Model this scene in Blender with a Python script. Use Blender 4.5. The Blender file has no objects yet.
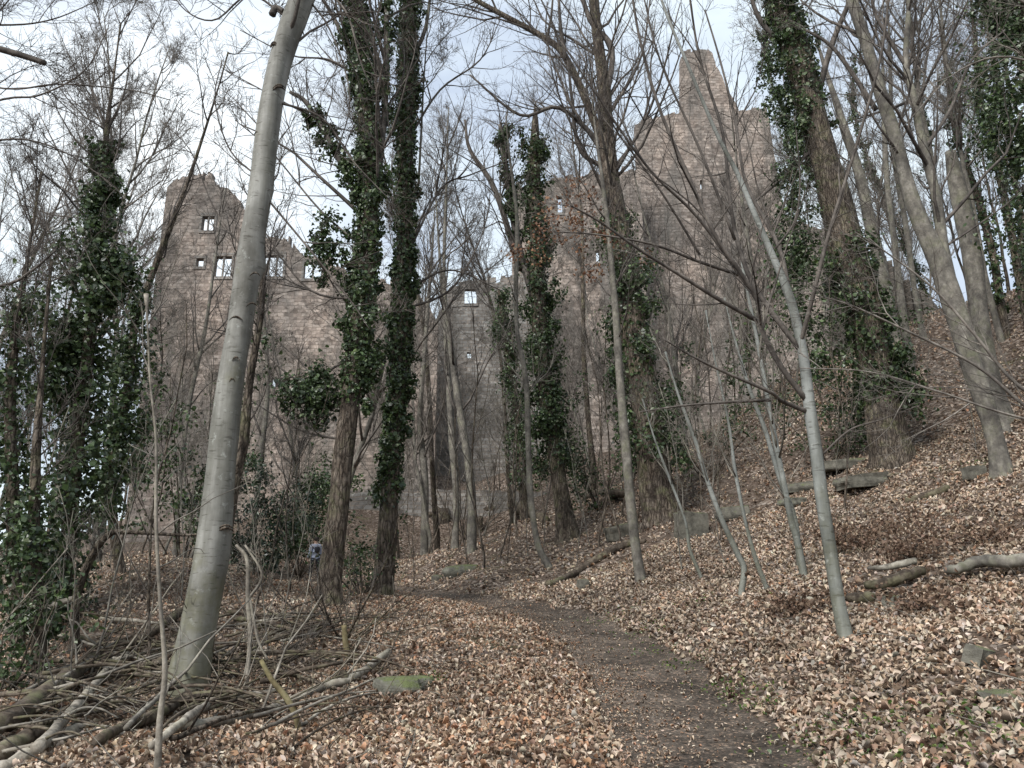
import bpy, bmesh, math, random
import numpy as np
from mathutils import Vector, Matrix
R_ = math.radians
rng = np.random.default_rng(7)
random.seed(7)
scene = bpy.context.scene
COL = scene.collection

# ------------------------------------------------------------------ camera
CAMZ, PITCH, F = 1.6, R_(15.0), 773.0
cd = bpy.data.cameras.new('camera'); cam = bpy.data.objects.new('camera', cd); COL.objects.link(cam)
cd.sensor_width = 36.0; cd.lens = 36.0 * F / 1024.0; cd.clip_end = 6000; cd.clip_start = 0.05
cam.location = (0, 0, CAMZ); cam.rotation_euler = (R_(90) + PITCH, 0, 0)
scene.camera = cam

# ------------------------------------------------------------------ sky, sun, exposure
SUN_EL, SUN_AZ = R_(44), R_(-142)           # azimuth from +Y towards +X
sun_dir = Vector((math.sin(SUN_AZ) * math.cos(SUN_EL), math.cos(SUN_AZ) * math.cos(SUN_EL), math.sin(SUN_EL)))
world = bpy.data.worlds.new("World"); scene.world = world; world.use_nodes = True
wn, wl = world.node_tree.nodes, world.node_tree.links
wn.clear()
wo = wn.new('ShaderNodeOutputWorld'); bg = wn.new('ShaderNodeBackground')
sky = wn.new('ShaderNodeTexSky'); sky.sky_type = 'NISHITA'; sky.sun_disc = False
sky.sun_elevation = SUN_EL; sky.sun_rotation = SUN_AZ; sky.air_density = 1.2; sky.dust_density = 3.0
tc = wn.new('ShaderNodeTexCoord')
mp = wn.new('ShaderNodeMapping'); mp.inputs['Scale'].default_value = (1.0, 1.0, 2.2)
n1 = wn.new('ShaderNodeTexNoise'); n1.inputs['Scale'].default_value = 2.6; n1.inputs['Detail'].default_value = 6; n1.inputs['Roughness'].default_value = .55
cr = wn.new('ShaderNodeValToRGB')
cr.color_ramp.elements[0].position = .36; cr.color_ramp.elements[0].color = (4.9, 5.7, 7.0, 1)
cr.color_ramp.elements[1].position = .62; cr.color_ramp.elements[1].color = (8.2, 9.2, 9.8, 1)
dotn = wn.new('ShaderNodeVectorMath'); dotn.operation = 'DOT_PRODUCT'; dotn.inputs[1].default_value = (-.40, .78, .48)   # thin bright gap in the cloud
nrm = wn.new('ShaderNodeVectorMath'); nrm.operation = 'NORMALIZE'
pw = wn.new('ShaderNodeMath'); pw.operation = 'POWER'; pw.inputs[1].default_value = 60; pw.use_clamp = True
mxg = wn.new('ShaderNodeMixRGB'); mxg.inputs[2].default_value = (10.5, 11, 11.2, 1)
mxs = wn.new('ShaderNodeMixRGB'); mxs.inputs[0].default_value = .88
wl.new(tc.outputs['Generated'], mp.inputs['Vector']); wl.new(mp.outputs[0], n1.inputs['Vector'])
wl.new(n1.outputs['Fac'], cr.inputs[0]); wl.new(tc.outputs['Generated'], nrm.inputs[0]); wl.new(nrm.outputs[0], dotn.inputs[0])
wl.new(dotn.outputs['Value'], pw.inputs[0]); wl.new(pw.outputs[0], mxg.inputs[0]); wl.new(cr.outputs[0], mxg.inputs[1])
wl.new(sky.outputs[0], mxs.inputs[1]); wl.new(mxg.outputs[0], mxs.inputs[2]); wl.new(mxs.outputs[0], bg.inputs['Color'])
bg.inputs['Strength'].default_value = .044
wl.new(bg.outputs[0], wo.inputs[0])
sl = bpy.data.lights.new('sun', 'SUN'); sl.energy = 1.5; sl.angle = R_(24); sl.color = (1.0, .975, .94)
so = bpy.data.objects.new('sun', sl); COL.objects.link(so)
so.rotation_euler = (-sun_dir).to_track_quat('-Z', 'Y').to_euler()
scene.view_settings.view_transform = 'Standard'; scene.view_settings.look = 'None'
scene.view_settings.exposure = 1.62; scene.view_settings.gamma = 1.0; scene.view_settings.use_curve_mapping = False
scene.cycles.max_bounces = 5; scene.cycles.diffuse_bounces = 3; scene.cycles.transparent_max_bounces = 4

# ------------------------------------------------------------------ terrain
GY = np.array([-200, -60, -10, 0, 6, 9, 12, 14.3, 17, 18.3, 22, 26, 31, 38, 50, 80, 200.])
GX = np.array([-5, -2, .3, 1.05, 1.38, 1.45, 1.33, .95, .1, -.8, -3.0, -5.4, -8.1, -13, -24, -50, -90.])
ZY = np.array([-200, -20, 0, 18, 24, 31, 40, 50, 80, 200.])
ZZ = np.array([-6., -1.5, 0, 1.39, 1.75, 2.05, 3.4, 4.6, 6., 6.])
_gy = np.linspace(-200, 200, 4001)
_k = np.hanning(21); _k /= _k.sum()
_g = np.convolve(np.pad(np.interp(_gy, GY, GX), 10, 'edge'), _k, 'valid')
_z = np.convolve(np.pad(np.interp(_gy, ZY, ZZ), 10, 'edge'), _k, 'valid')
_dg = np.gradient(_g, _gy)
def gpath(y): return np.interp(y, _gy, _g)
def zpath(y): return np.interp(y, _gy, _z)
def dpath(x, y):
    return (x - gpath(y)) / np.sqrt(1 + np.interp(y, _gy, _dg) ** 2)
def sstep(a, b, v):
    t = np.clip((v - a) / (b - a), 0, 1); return t * t * (3 - 2 * t)
_perm = np.random.default_rng(3).random((64, 64))
def vnoise(x, y, s=1.0, o=0):
    x = np.asarray(x) / s + o * 7.3; y = np.asarray(y) / s + o * 3.7
    xi = np.floor(x).astype(int); yi = np.floor(y).astype(int); fx = x - xi; fy = y - yi
    fx = fx * fx * (3 - 2 * fx); fy = fy * fy * (3 - 2 * fy)
    a = _perm[xi % 64, yi % 64]; b = _perm[(xi + 1) % 64, yi % 64]; c = _perm[xi % 64, (yi + 1) % 64]; d = _perm[(xi + 1) % 64, (yi + 1) % 64]
    return (a * (1 - fx) + b * fx) * (1 - fy) + (c * (1 - fx) + d * fx) * fy - .5
def H(x, y):
    x = np.asarray(x, float); y = np.asarray(y, float)
    d = dpath(x, y)
    near = sstep(.5, 1.4, np.abs(d + .1))
    dr = np.clip(d - .6, 0, 200)
    rise = .22 * dr + .0165 * dr ** 2
    rise = -1.4 * np.log(np.exp(-np.clip(rise, 0, 60) / 1.4) + np.exp(-11.3 / 1.4))
    dl = np.clip(-d - .8, 0, 200)
    fall = -.035 * dl - .30 * np.clip(dl - 7, 0, 60)
    h = zpath(y) + rise + fall
    h = h + 1.0 * np.exp(-((x + 8.2) ** 2 + (y - 17) ** 2) / 14.)
    h = h - 5.0 * sstep(29, 46, y) * sstep(-13, 0, x) * (1 - sstep(9, 22, x))
    far = np.sqrt(x * x + y * y)
    h = h - sstep(70, 600, far) * 70
    fade = 1 - sstep(80, 200, far)
    side = sstep(.4, 3, np.abs(d))
    h = h + fade * side * (.9 * vnoise(x, y, 5.3, 1) * sstep(4, 12, np.abs(d)) + .30 * vnoise(x, y, 1.7, 2) + .10 * vnoise(x, y, .6, 3))
    h = h + fade * near * .03 * vnoise(x, y, .23, 4) - .05 * (1 - near)
    return h
def ray(px, py):
    a = (px - 512.) / F; u = (384. - py) / F
    return np.array([a, math.cos(PITCH) - u * math.sin(PITCH), math.sin(PITCH) + u * math.cos(PITCH)])
def at(px, py, Y):
    r = ray(px, py); t = Y / r[1]; return np.array([r[0] * t, Y, CAMZ + r[2] * t])
def ground_at(px, py, lo=3.0, hi=90.0):
    r = ray(px, py); Ys = np.linspace(lo, hi, 3000); t = Ys / r[1]
    dz = CAMZ + r[2] * t - H(r[0] * t, Ys)
    i = np.argmax(dz < 0)
    if dz[i] >= 0: i = len(Ys) - 1
    Y = Ys[i]; return np.array([r[0] * Y / r[1], Y, float(H(r[0] * Y / r[1], Y))])
def on_ground(px, Y):
    r0 = (px - 512.) / F * Y * .99; return np.array([r0, Y, float(H(r0, Y))])

# ------------------------------------------------------------------ materials
def mat(name):
    m = bpy.data.materials.new(name); m.use_nodes = True
    n, l = m.node_tree.nodes, m.node_tree.links
    return m, n, l, n['Principled BSDF']
def ramp(n, stops, interp='LINEAR'):
    r = n.new('ShaderNodeValToRGB'); r.color_ramp.interpolation = interp
    e = r.color_ramp.elements
    while len(e) > 1: e.remove(e[-1])
    e[0].position = stops[0][0]; e[0].color = (*stops[0][1], 1)
    for p, c in stops[1:]:
        q = e.new(p); q.color = (*c, 1)
    return r
def noise_n(n, l, coord, scale, detail=5, rough=.6, mapping=None):
    t = n.new('ShaderNodeTexNoise'); t.inputs['Scale'].default_value = scale; t.inputs['Detail'].default_value = detail; t.inputs['Roughness'].default_value = rough
    if mapping:
        m = n.new('ShaderNodeMapping'); m.inputs['Scale'].default_value = mapping; l.new(coord, m.inputs['Vector']); l.new(m.outputs[0], t.inputs['Vector'])
    else: l.new(coord, t.inputs['Vector'])
    return t
def bump(n, l, hsock, bs, strength, dist, prev=None):
    b = n.new('ShaderNodeBump'); b.inputs['Strength'].default_value = strength; b.inputs['Distance'].default_value = dist
    l.new(hsock, b.inputs['Height'])
    if prev is not None: l.new(prev.outputs[0], b.inputs['Normal'])
    l.new(b.outputs[0], bs.inputs['Normal']); return b
def mixc(n, l, f, a, b, mode='MIX'):
    m = n.new('ShaderNodeMixRGB'); m.blend_type = mode
    for i, s in enumerate((f, a, b)):
        if isinstance(s, (int, float)): m.inputs[i].default_value = s
        elif isinstance(s, tuple): m.inputs[i].default_value = (*s, 1)
        else: l.new(s, m.inputs[i])
    return m.outputs[0]

def bark_mat(name, c1, c2, c3, moss=.0, ridge=(4.6, 4.6, 1.3), bs=.9, bd=.045, fis=0):
    m, n, l, b = mat(name); b.inputs['Roughness'].default_value = .9; b.inputs['Specular IOR Level'].default_value = .2
    co = n.new('ShaderNodeTexCoord').outputs['Object']
    a = noise_n(n, l, co, 2.2, 6, .65, ridge); r = ramp(n, [(.30, c1), (.5, c2), (.72, c3)]); l.new(a.outputs['Fac'], r.inputs[0])
    g = noise_n(n, l, co, 1.3, 5, .6); gr = ramp(n, [(.38, (.42, .42, .42)), (.62, (1.2, 1.2, 1.17))]); l.new(g.outputs['Fac'], gr.inputs[0])
    c = mixc(n, l, .8, r.outputs[0], gr.outputs[0], 'MULTIPLY')
    sp_ = noise_n(n, l, co, 13, 4, .7); sr_ = ramp(n, [(.35, (.6, .6, .6)), (.65, (1.3, 1.3, 1.28))]); l.new(sp_.outputs['Fac'], sr_.inputs[0]); c = mixc(n, l, .7, c, sr_.outputs[0], 'MULTIPLY')
    if moss:
        q = noise_n(n, l, co, 2.6, 6, .7); qr = ramp(n, [(.5, (0, 0, 0)), (.66, (moss, moss, moss))]); l.new(q.outputs['Fac'], qr.inputs[0])
        c = mixc(n, l, qr.outputs[0], c, (.10, .12, .045))
    pb = None
    if fis:
        wv = noise_n(n, l, co, 5, 3); mm = n.new('ShaderNodeMapping'); mm.inputs['Scale'].default_value = (fis, fis, fis * .22); l.new(mixc(n, l, .09, co, wv.outputs['Color']), mm.inputs['Vector'])
        vf = n.new('ShaderNodeTexVoronoi'); vf.feature = 'DISTANCE_TO_EDGE'; vf.inputs['Scale'].default_value = 1; l.new(mm.outputs[0], vf.inputs['Vector'])
        fr = ramp(n, [(0, (.30, .29, .28)), (.10, (.75, .75, .75)), (.28, (1.12, 1.12, 1.12))]); l.new(vf.outputs['Distance'], fr.inputs[0]); c = mixc(n, l, .85, c, fr.outputs[0], 'MULTIPLY')
        pb = bump(n, l, fr.outputs[0], b, .8, .03)
    l.new(c, b.inputs['Base Color']); bump(n, l, a.outputs['Fac'], b, bs, bd, pb)
    return m
M = {}
M['bark'] = bark_mat('rough_bark', (.045, .035, .028), (.14, .112, .088), (.26, .22, .185), .45, fis=17)
M['bark_warm'] = bark_mat('warm_bark', (.05, .035, .026), (.14, .112, .09), (.25, .21, .175), .45, (4.2, 4.2, 1.2), 1.0, .05, fis=14)
M['bark_grey'] = bark_mat('grey_bark', (.11, .10, .09), (.17, .155, .135), (.28, .26, .23), .35, (4, 4, 2), .4, .01)
M['twig'] = bark_mat('twig_bark', (.055, .047, .042), (.115, .10, .09), (.21, .185, .165), 0, (3, 3, 1), .1, .003)
M['twig_pale'] = bark_mat('pale_twig_bark', (.10, .09, .08), (.20, .18, .155), (.34, .31, .27), .15, (3, 3, 1), .1, .003)
M['twig_mid'] = bark_mat('grey_twig_bark', (.09, .078, .068), (.19, .168, .15), (.32, .29, .26), 0, (3, 3, 1), .1, .003)
M['dead_dark'] = bark_mat('rotting_wood', (.035, .026, .02), (.10, .078, .06), (.20, .165, .135), .5, (5, 5, 5), .7, .02)
M['dead_pale'] = bark_mat('weathered_wood', (.14, .12, .10), (.28, .25, .21), (.45, .41, .36), .25, (5, 5, 5), .5, .012)
M['yellow_stick'] = bark_mat('lichen_stick', (.09, .075, .04), (.19, .155, .085), (.28, .24, .15), .4, (5, 5, 5), .4, .008)

def beech_bark(name, lo, hi, moss=.6):
    m, n, l, b = mat(name); b.inputs['Roughness'].default_value = .75; b.inputs['Specular IOR Level'].default_value = .3
    co = n.new('ShaderNodeTexCoord').outputs['Object']
    a = noise_n(n, l, co, 1.4, 8, .62); r = ramp(n, [(.32, lo), (.5, tuple((x + y) / 2 for x, y in zip(lo, hi))), (.68, hi)]); l.new(a.outputs['Fac'], r.inputs[0])
    le = noise_n(n, l, co, 1.0, 3, .5, (7, 7, 34)); lr = ramp(n, [(.60, (1, 1, 1)), (.68, (.42, .40, .37))]); l.new(le.outputs['Fac'], lr.inputs[0])
    c = mixc(n, l, .8, r.outputs[0], lr.outputs[0], 'MULTIPLY')
    st = noise_n(n, l, co, 1.0, 5, .6, (5, 5, .5)); sr = ramp(n, [(.40, (.58, .58, .54)), (.60, (1.12, 1.12, 1.12))]); l.new(st.outputs['Fac'], sr.inputs[0])
    c = mixc(n, l, .9, c, sr.outputs[0], 'MULTIPLY')
    pt = noise_n(n, l, co, 9, 5, .7); pr = ramp(n, [(.60, (0, 0, 0)), (.68, (.55, .55, .55))]); l.new(pt.outputs['Fac'], pr.inputs[0]); c = mixc(n, l, pr.outputs[0], c, (.36, .37, .34))
    dk = noise_n(n, l, co, 1.0, 6, .7, (3, 3, 6)); dr = ramp(n, [(.58, (0, 0, 0)), (.70, (.7, .7, .7))]); l.new(dk.outputs['Fac'], dr.inputs[0]); c = mixc(n, l, dr.outputs[0], c, (.085, .08, .068))
    q = noise_n(n, l, co, 2.4, 7, .7); sep = n.new('ShaderNodeSeparateXYZ'); l.new(co, sep.inputs[0])
    mr = n.new('ShaderNodeMapRange'); mr.inputs['From Min'].default_value = 0; mr.inputs['From Max'].default_value = 2.0; mr.inputs['To Min'].default_value = .28; mr.inputs['To Max'].default_value = -.02
    l.new(sep.outputs['Z'], mr.inputs['Value']); ad = n.new('ShaderNodeMath'); ad.operation = 'ADD'; l.new(q.outputs['Fac'], ad.inputs[0]); l.new(mr.outputs[0], ad.inputs[1])
    qr = ramp(n, [(.55, (0, 0, 0)), (.75, (moss, moss, moss))]); l.new(ad.outputs[0], qr.inputs[0])
    c = mixc(n, l, qr.outputs[0], c, (.135, .13, .07))
    l.new(c, b.inputs['Base Color'])
    b1 = bump(n, l, le.outputs['Fac'], b, .25, -.012); bump(n, l, a.outputs['Fac'], b, .5, .02, b1)
    return m
M['beech'] = beech_bark('beech_bark', (.115, .11, .095), (.31, .305, .28))
M['beech_slim'] = beech_bark('young_beech_bark', (.12, .125, .115), (.30, .31, .29), .3)

def attr_leaf(name, rough=.6, spec=.3, trans=0.0):
    m, n, l, b = mat(name); b.inputs['Roughness'].default_value = rough; b.inputs['Specular IOR Level'].default_value = spec
    at_ = n.new('ShaderNodeAttribute'); at_.attribute_name = 'tone'
    l.new(at_.outputs['Color'], b.inputs['Base Color'])
    if trans:
        t = n.new('ShaderNodeBsdfTranslucent'); l.new(at_.outputs['Color'], t.inputs['Color'])
        mx = n.new('ShaderNodeMixShader'); mx.inputs[0].default_value = trans
        l.new(b.outputs[0], mx.inputs[1]); l.new(t.outputs[0], mx.inputs[2]); l.new(mx.outputs[0], n['Material Output'].inputs[0])
    return m
M['ivy'] = attr_leaf('ivy_leaf', .38, .5, .25)
M['dry'] = attr_leaf('dry_leaf', .7, .2, .15)

def ground_mat():
    m, n, l, b = mat('leaf_strewn_soil'); b.inputs['Roughness'].default_value = .95; b.inputs['Specular IOR Level'].default_value = .1
    co = n.new('ShaderNodeTexCoord').outputs['Object']
    wv = noise_n(n, l, co, 5, 4); wm = mixc(n, l, .08, co, wv.outputs['Color'])
    v = n.new('ShaderNodeTexVoronoi'); v.inputs['Scale'].default_value = 11; l.new(wm, v.inputs['Vector'])
    r = ramp(n, [(.0, (.03, .022, .016)), (.25, (.07, .05, .036)), (.45, (.14, .10, .075)), (.65, (.22, .17, .135)), (.85, (.28, .23, .19)), (1, (.34, .29, .25))])
    sp = n.new('ShaderNodeSeparateXYZ'); l.new(v.outputs['Color'], sp.inputs[0]); l.new(sp.outputs[0], r.inputs[0])
    e = ramp(n, [(.0, (1, 1, 1)), (.45, (1, 1, 1)), (.8, (.25, .22, .2))]); l.new(v.outputs['Distance'], e.inputs[0])
    c = mixc(n, l, .9, r.outputs[0], e.outputs[0], 'MULTIPLY')
    g = noise_n(n, l, co, .55, 7, .7); gr = ramp(n, [(.40, (1, 1, 1)), (.60, (0, 0, 0))]); l.new(g.outputs['Fac'], gr.inputs[0])
    soil = noise_n(n, l, co, 30, 4); s2 = ramp(n, [(.35, (.035, .026, .02)), (.65, (.12, .09, .07))]); l.new(soil.outputs['Fac'], s2.inputs[0])
    f = n.new('ShaderNodeMath'); f.operation = 'MULTIPLY'; f.inputs[1].default_value = .75; l.new(gr.outputs[0], f.inputs[0])
    c = mixc(n, l, f.outputs[0], c, s2.outputs[0])
    q = noise_n(n, l, co, .8, 6, .7, (1.3, 1.1, 1)); qr = ramp(n, [(.60, (0, 0, 0)), (.70, (.5, .5, .5))]); l.new(q.outputs['Fac'], qr.inputs[0])
    c = mixc(n, l, qr.outputs[0], c, (.085, .10, .035))
    l.new(c, b.inputs['Base Color'])
    bump(n, l, v.outputs['Distance'], b, .8, .04)
    return m
M['ground'] = ground_mat()
def path_mat():
    m, n, l, b = mat('trodden_soil'); b.inputs['Roughness'].default_value = .95; b.inputs['Specular IOR Level'].default_value = .15
    co = n.new('ShaderNodeTexCoord').outputs['Object']
    a = noise_n(n, l, co, 6, 8, .75); r = ramp(n, [(.3, (.045, .037, .030)), (.52, (.095, .078, .064)), (.72, (.18, .15, .125))]); l.new(a.outputs['Fac'], r.inputs[0])
    v = n.new('ShaderNodeTexVoronoi'); v.inputs['Scale'].default_value = 45; l.new(co, v.inputs['Vector'])
    sp = n.new('ShaderNodeSeparateXYZ'); l.new(v.outputs['Color'], sp.inputs[0])
    r2 = ramp(n, [(.0, (.45, .45, .45)), (.7, (1, 1, 1)), (.86, (1.2, 1.15, 1.1)), (.93, (2.4, 2.1, 1.9))]); l.new(sp.outputs[0], r2.inputs[0])
    c = mixc(n, l, .8, r.outputs[0], r2.outputs[0], 'MULTIPLY')
    lg = noise_n(n, l, co, 1.3, 4, .6); lr_ = ramp(n, [(.38, (.6, .59, .58)), (.62, (1.25, 1.24, 1.22))]); l.new(lg.outputs['Fac'], lr_.inputs[0]); c = mixc(n, l, .9, c, lr_.outputs[0], 'MULTIPLY')
    l.new(c, b.inputs['Base Color'])
    b1 = bump(n, l, v.outputs['Distance'], b, .6, -.012); bump(n, l, a.outputs['Fac'], b, .6, .03, b1)
    return m
M['path'] = path_mat()
def stone_wall_mat(name, tint=(1, 1, 1), scale=1.0):
    m, n, l, b = mat(name); b.inputs['Roughness'].default_value = .95; b.inputs['Specular IOR Level'].default_value = .1
    co = n.new('ShaderNodeTexCoord').outputs['Object']
    sp = n.new('ShaderNodeSeparateXYZ'); l.new(co, sp.inputs[0])
    ad = n.new('ShaderNodeMath'); ad.operation = 'ADD'; l.new(sp.outputs[0], ad.inputs[0]); l.new(sp.outputs[1], ad.inputs[1])
    cb = n.new('ShaderNodeCombineXYZ'); l.new(ad.outputs[0], cb.inputs[0]); l.new(sp.outputs[2], cb.inputs[1])
    nz = noise_n(n, l, co, 1.1, 4); nz2 = noise_n(n, l, co, 4.5, 3); wv = mixc(n, l, .06, mixc(n, l, .22, cb.outputs[0], nz.outputs['Color']), nz2.outputs['Color'])
    br = n.new('ShaderNodeTexBrick'); l.new(wv, br.inputs['Vector']); br.inputs['Scale'].default_value = 1.0
    br.inputs['Brick Width'].default_value = .40 * scale; br.inputs['Row Height'].default_value = .19 * scale; br.inputs['Mortar Size'].default_value = .022
    br.inputs['Mortar Smooth'].default_value = .4; br.inputs['Bias'].default_value = -.1
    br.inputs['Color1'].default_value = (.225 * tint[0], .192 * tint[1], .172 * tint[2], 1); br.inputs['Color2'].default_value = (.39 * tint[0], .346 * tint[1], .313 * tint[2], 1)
    br.inputs['Mortar'].default_value = (.245, .215, .187, 1)
    v = n.new('ShaderNodeTexVoronoi'); v.inputs['Scale'].default_value = 3.4; l.new(co, v.inputs['Vector'])
    s2 = n.new('ShaderNodeSeparateXYZ'); l.new(v.outputs['Color'], s2.inputs[0]); r2 = ramp(n, [(0, (.62, .60, .58)), (.5, (.95, .95, .95)), (1, (1.3, 1.27, 1.24))]); l.new(s2.outputs[0], r2.inputs[0])
    c = mixc(n, l, .8, br.outputs['Color'], r2.outputs[0], 'MULTIPLY')
    g = noise_n(n, l, co, .16, 7, .68); gr = ramp(n, [(.36, (.55, .55, .55)), (.5, (.92, .90, .88)), (.66, (1.25, 1.16, 1.09))]); l.new(g.outputs['Fac'], gr.inputs[0])
    c = mixc(n, l, .9, c, gr.outputs[0], 'MULTIPLY')
    st = noise_n(n, l, co, 1.0, 6, .65, (.7, .7, .12)); sr = ramp(n, [(.47, (0, 0, 0)), (.66, (.75, .75, .75))]); l.new(st.outputs['Fac'], sr.inputs[0])
    c = mixc(n, l, sr.outputs[0], c, (.12, .115, .105))
    l.new(c, b.inputs['Base Color'])
    b1 = bump(n, l, br.outputs['Fac'], b, .65, -.06); bump(n, l, v.outputs['Distance'], b, .5, .08, b1)
    return m
M['wall'] = stone_wall_mat('ruin_masonry')
M['wall_grey'] = stone_wall_mat('grey_ruin_masonry', (.84, .93, .98))
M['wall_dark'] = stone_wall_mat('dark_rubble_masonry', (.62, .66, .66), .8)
def rock_mat(name, base, moss):
    m, n, l, b = mat(name); b.inputs['Roughness'].default_value = .9; b.inputs['Specular IOR Level'].default_value = .2
    co = n.new('ShaderNodeTexCoord').outputs['Object']
    a = noise_n(n, l, co, 4, 9, .7); r = ramp(n, [(.3, tuple(.35 * x for x in base)), (.5, base), (.7, tuple(1.5 * x for x in base))]); l.new(a.outputs['Fac'], r.inputs[0])
    q = noise_n(n, l, co, 3.2, 7, .75); nv = n.new('ShaderNodeNewGeometry'); sp = n.new('ShaderNodeSeparateXYZ'); l.new(nv.outputs['Normal'], sp.inputs[0])
    mt = n.new('ShaderNodeMath'); mt.operation = 'MULTIPLY_ADD'; mt.inputs[1].default_value = .25; l.new(sp.outputs[2], mt.inputs[0]); l.new(q.outputs['Fac'], mt.inputs[2])
    qr = ramp(n, [(.62, (0, 0, 0)), (.74, (moss, moss, moss))]); l.new(mt.outputs[0], qr.inputs[0])
    c = mixc(n, l, qr.outputs[0], r.outputs[0], (.10, .125, .035)); l.new(c, b.inputs['Base Color'])
    bump(n, l, a.outputs['Fac'], b, .9, .05); return m
M['rock'] = rock_mat('grey_sandstone', (.13, .122, .10), .6)
M['rock_moss'] = rock_mat('mossy_sandstone', (.14, .135, .11), .75)
def plain(name, c, rough=.8):
    m, n, l, b = mat(name); co = n.new('ShaderNodeTexCoord').outputs['Object']
    a = noise_n(n, l, co, 14, 4); r = ramp(n, [(.3, tuple(.75 * x for x in c)), (.7, tuple(1.2 * x for x in c))]); l.new(a.outputs['Fac'], r.inputs[0])
    l.new(r.outputs[0], b.inputs['Base Color']); b.inputs['Roughness'].default_value = rough; return m

# ------------------------------------------------------------------ object helpers
def link(name, data, parent=None, loc=(0, 0, 0)):
    o = bpy.data.objects.new(name, data); COL.objects.link(o); o.location = loc
    if parent is not None: o.parent = parent
    return o
def tag(o, label=None, cat=None, group=None, kind=None):
    for k, v in (('label', label), ('category', cat), ('group', group), ('kind', kind)):
        if v: o[k] = v
    return o
def thing(name, loc, label, cat, group=None):
    return tag(link(name, None, None, loc), label, cat, group)
def mesh_np(name, V, faces_list, material, smooth=True, tone=None):
    """V (n,3); faces_list = list of int arrays (m,k)"""
    me = bpy.data.meshes.new(name)
    V = np.asarray(V, np.float32)
    me.vertices.add(len(V)); me.vertices.foreach_set('co', V.ravel())
    nl = sum(f.size for f in faces_list); nf = sum(len(f) for f in faces_list)
    me.loops.add(nl); me.loops.foreach_set('vertex_index', np.concatenate([f.ravel() for f in faces_list]).astype(np.int32))
    tot = np.concatenate([np.full(len(f), f.shape[1], np.int32) for f in faces_list]); st = np.concatenate([[0], np.cumsum(tot)[:-1]]).astype(np.int32)
    me.polygons.add(nf); me.polygons.foreach_set('loop_start', st); me.polygons.foreach_set('loop_total', tot)
    me.polygons.foreach_set('use_smooth', np.full(nf, smooth, bool))
    if tone is not None:
        a = me.color_attributes.new('tone', 'FLOAT_COLOR', 'POINT')
        c = np.ones((len(V), 4), np.float32); c[:, :3] = tone; a.data.foreach_set('color', c.ravel())
    me.materials.append(material); me.update(calc_edges=True)
    return me
def norm(v): return v / (np.linalg.norm(v, axis=-1, keepdims=True) + 1e-9)

class Tubes:
    def __init__(s): s.b = {}; s.extra = []
    def add(s, P, Rr, sides):                       # P (N,n,3), R (N,n)
        P = np.asarray(P, float); Rr = np.asarray(Rr, float)
        if P.ndim == 2: P = P[None]; Rr = Rr[None]
        s.b.setdefault((P.shape[1], sides), []).append((P, Rr))
    def mesh(s, name, material, origin):
        Vs, Fs, off = [], [], 0
        for (n, k), lst in s.b.items():
            P = np.concatenate([a for a, _ in lst]) - origin; Rr = np.concatenate([b for _, b in lst]); N = len(P)
            T = norm(np.gradient(P, axis=1)); md = norm(T.mean(1))
            ref = np.where(np.abs(md[:, 2:3]) > .8, np.array([[1., 0, 0]]), np.array([[0, 0, 1.]]))
            A = norm(np.cross(T, ref[:, None, :])); B = np.cross(T, A)
            an = np.arange(k) * 2 * math.pi / k
            ring = P[:, :, None, :] + Rr[:, :, None, None] * (np.cos(an)[None, None, :, None] * A[:, :, None, :] + np.sin(an)[None, None, :, None] * B[:, :, None, :])
            Vs.append(ring.reshape(-1, 3))
            i = np.arange(N)[:, None, None] * n * k + np.arange(n - 1)[None, :, None] * k
            j = np.arange(k)[None, None, :]; j2 = (j + 1) % k
            q = np.stack([i + j, i + j2, i + k + j2, i + k + j], -1).reshape(-1, 4) + off
            Fs.append(q)
            if k > 4:
                for e in (0, n - 1):
                    c = np.arange(N)[:, None] * n * k + e * k + np.arange(k)[None, :] + off
                    Fs.append(c if e else c[:, ::-1])
            off += N * n * k
        for V, F_ in s.extra:
            Vs.append(V - origin); Fs += [f + off for f in F_]; off += len(V)
        return mesh_np(name, np.concatenate(Vs), Fs, material)

def resample(P, n, extra=None):
    """Catmull-Rom through P (m,k) -> (n,k)"""
    P = np.asarray(P, float)
    if len(P) == 2: t = np.linspace(0, 1, n)[:, None]; return P[0] * (1 - t) + P[1] * t
    Q = np.vstack([2 * P[0] - P[1], P, 2 * P[-1] - P[-2]]); m = len(P) - 1
    out = []
    for u in np.linspace(0, m - 1e-6, n):
        i = int(u); t = u - i; a, b, c, d = Q[i], Q[i + 1], Q[i + 2], Q[i + 3]
        out.append(.5 * ((2 * b) + (-a + c) * t + (2 * a - 5 * b + 4 * c - d) * t * t + (-a + 3 * b - 3 * c + d) * t ** 3))
    return np.array(out)

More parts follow.
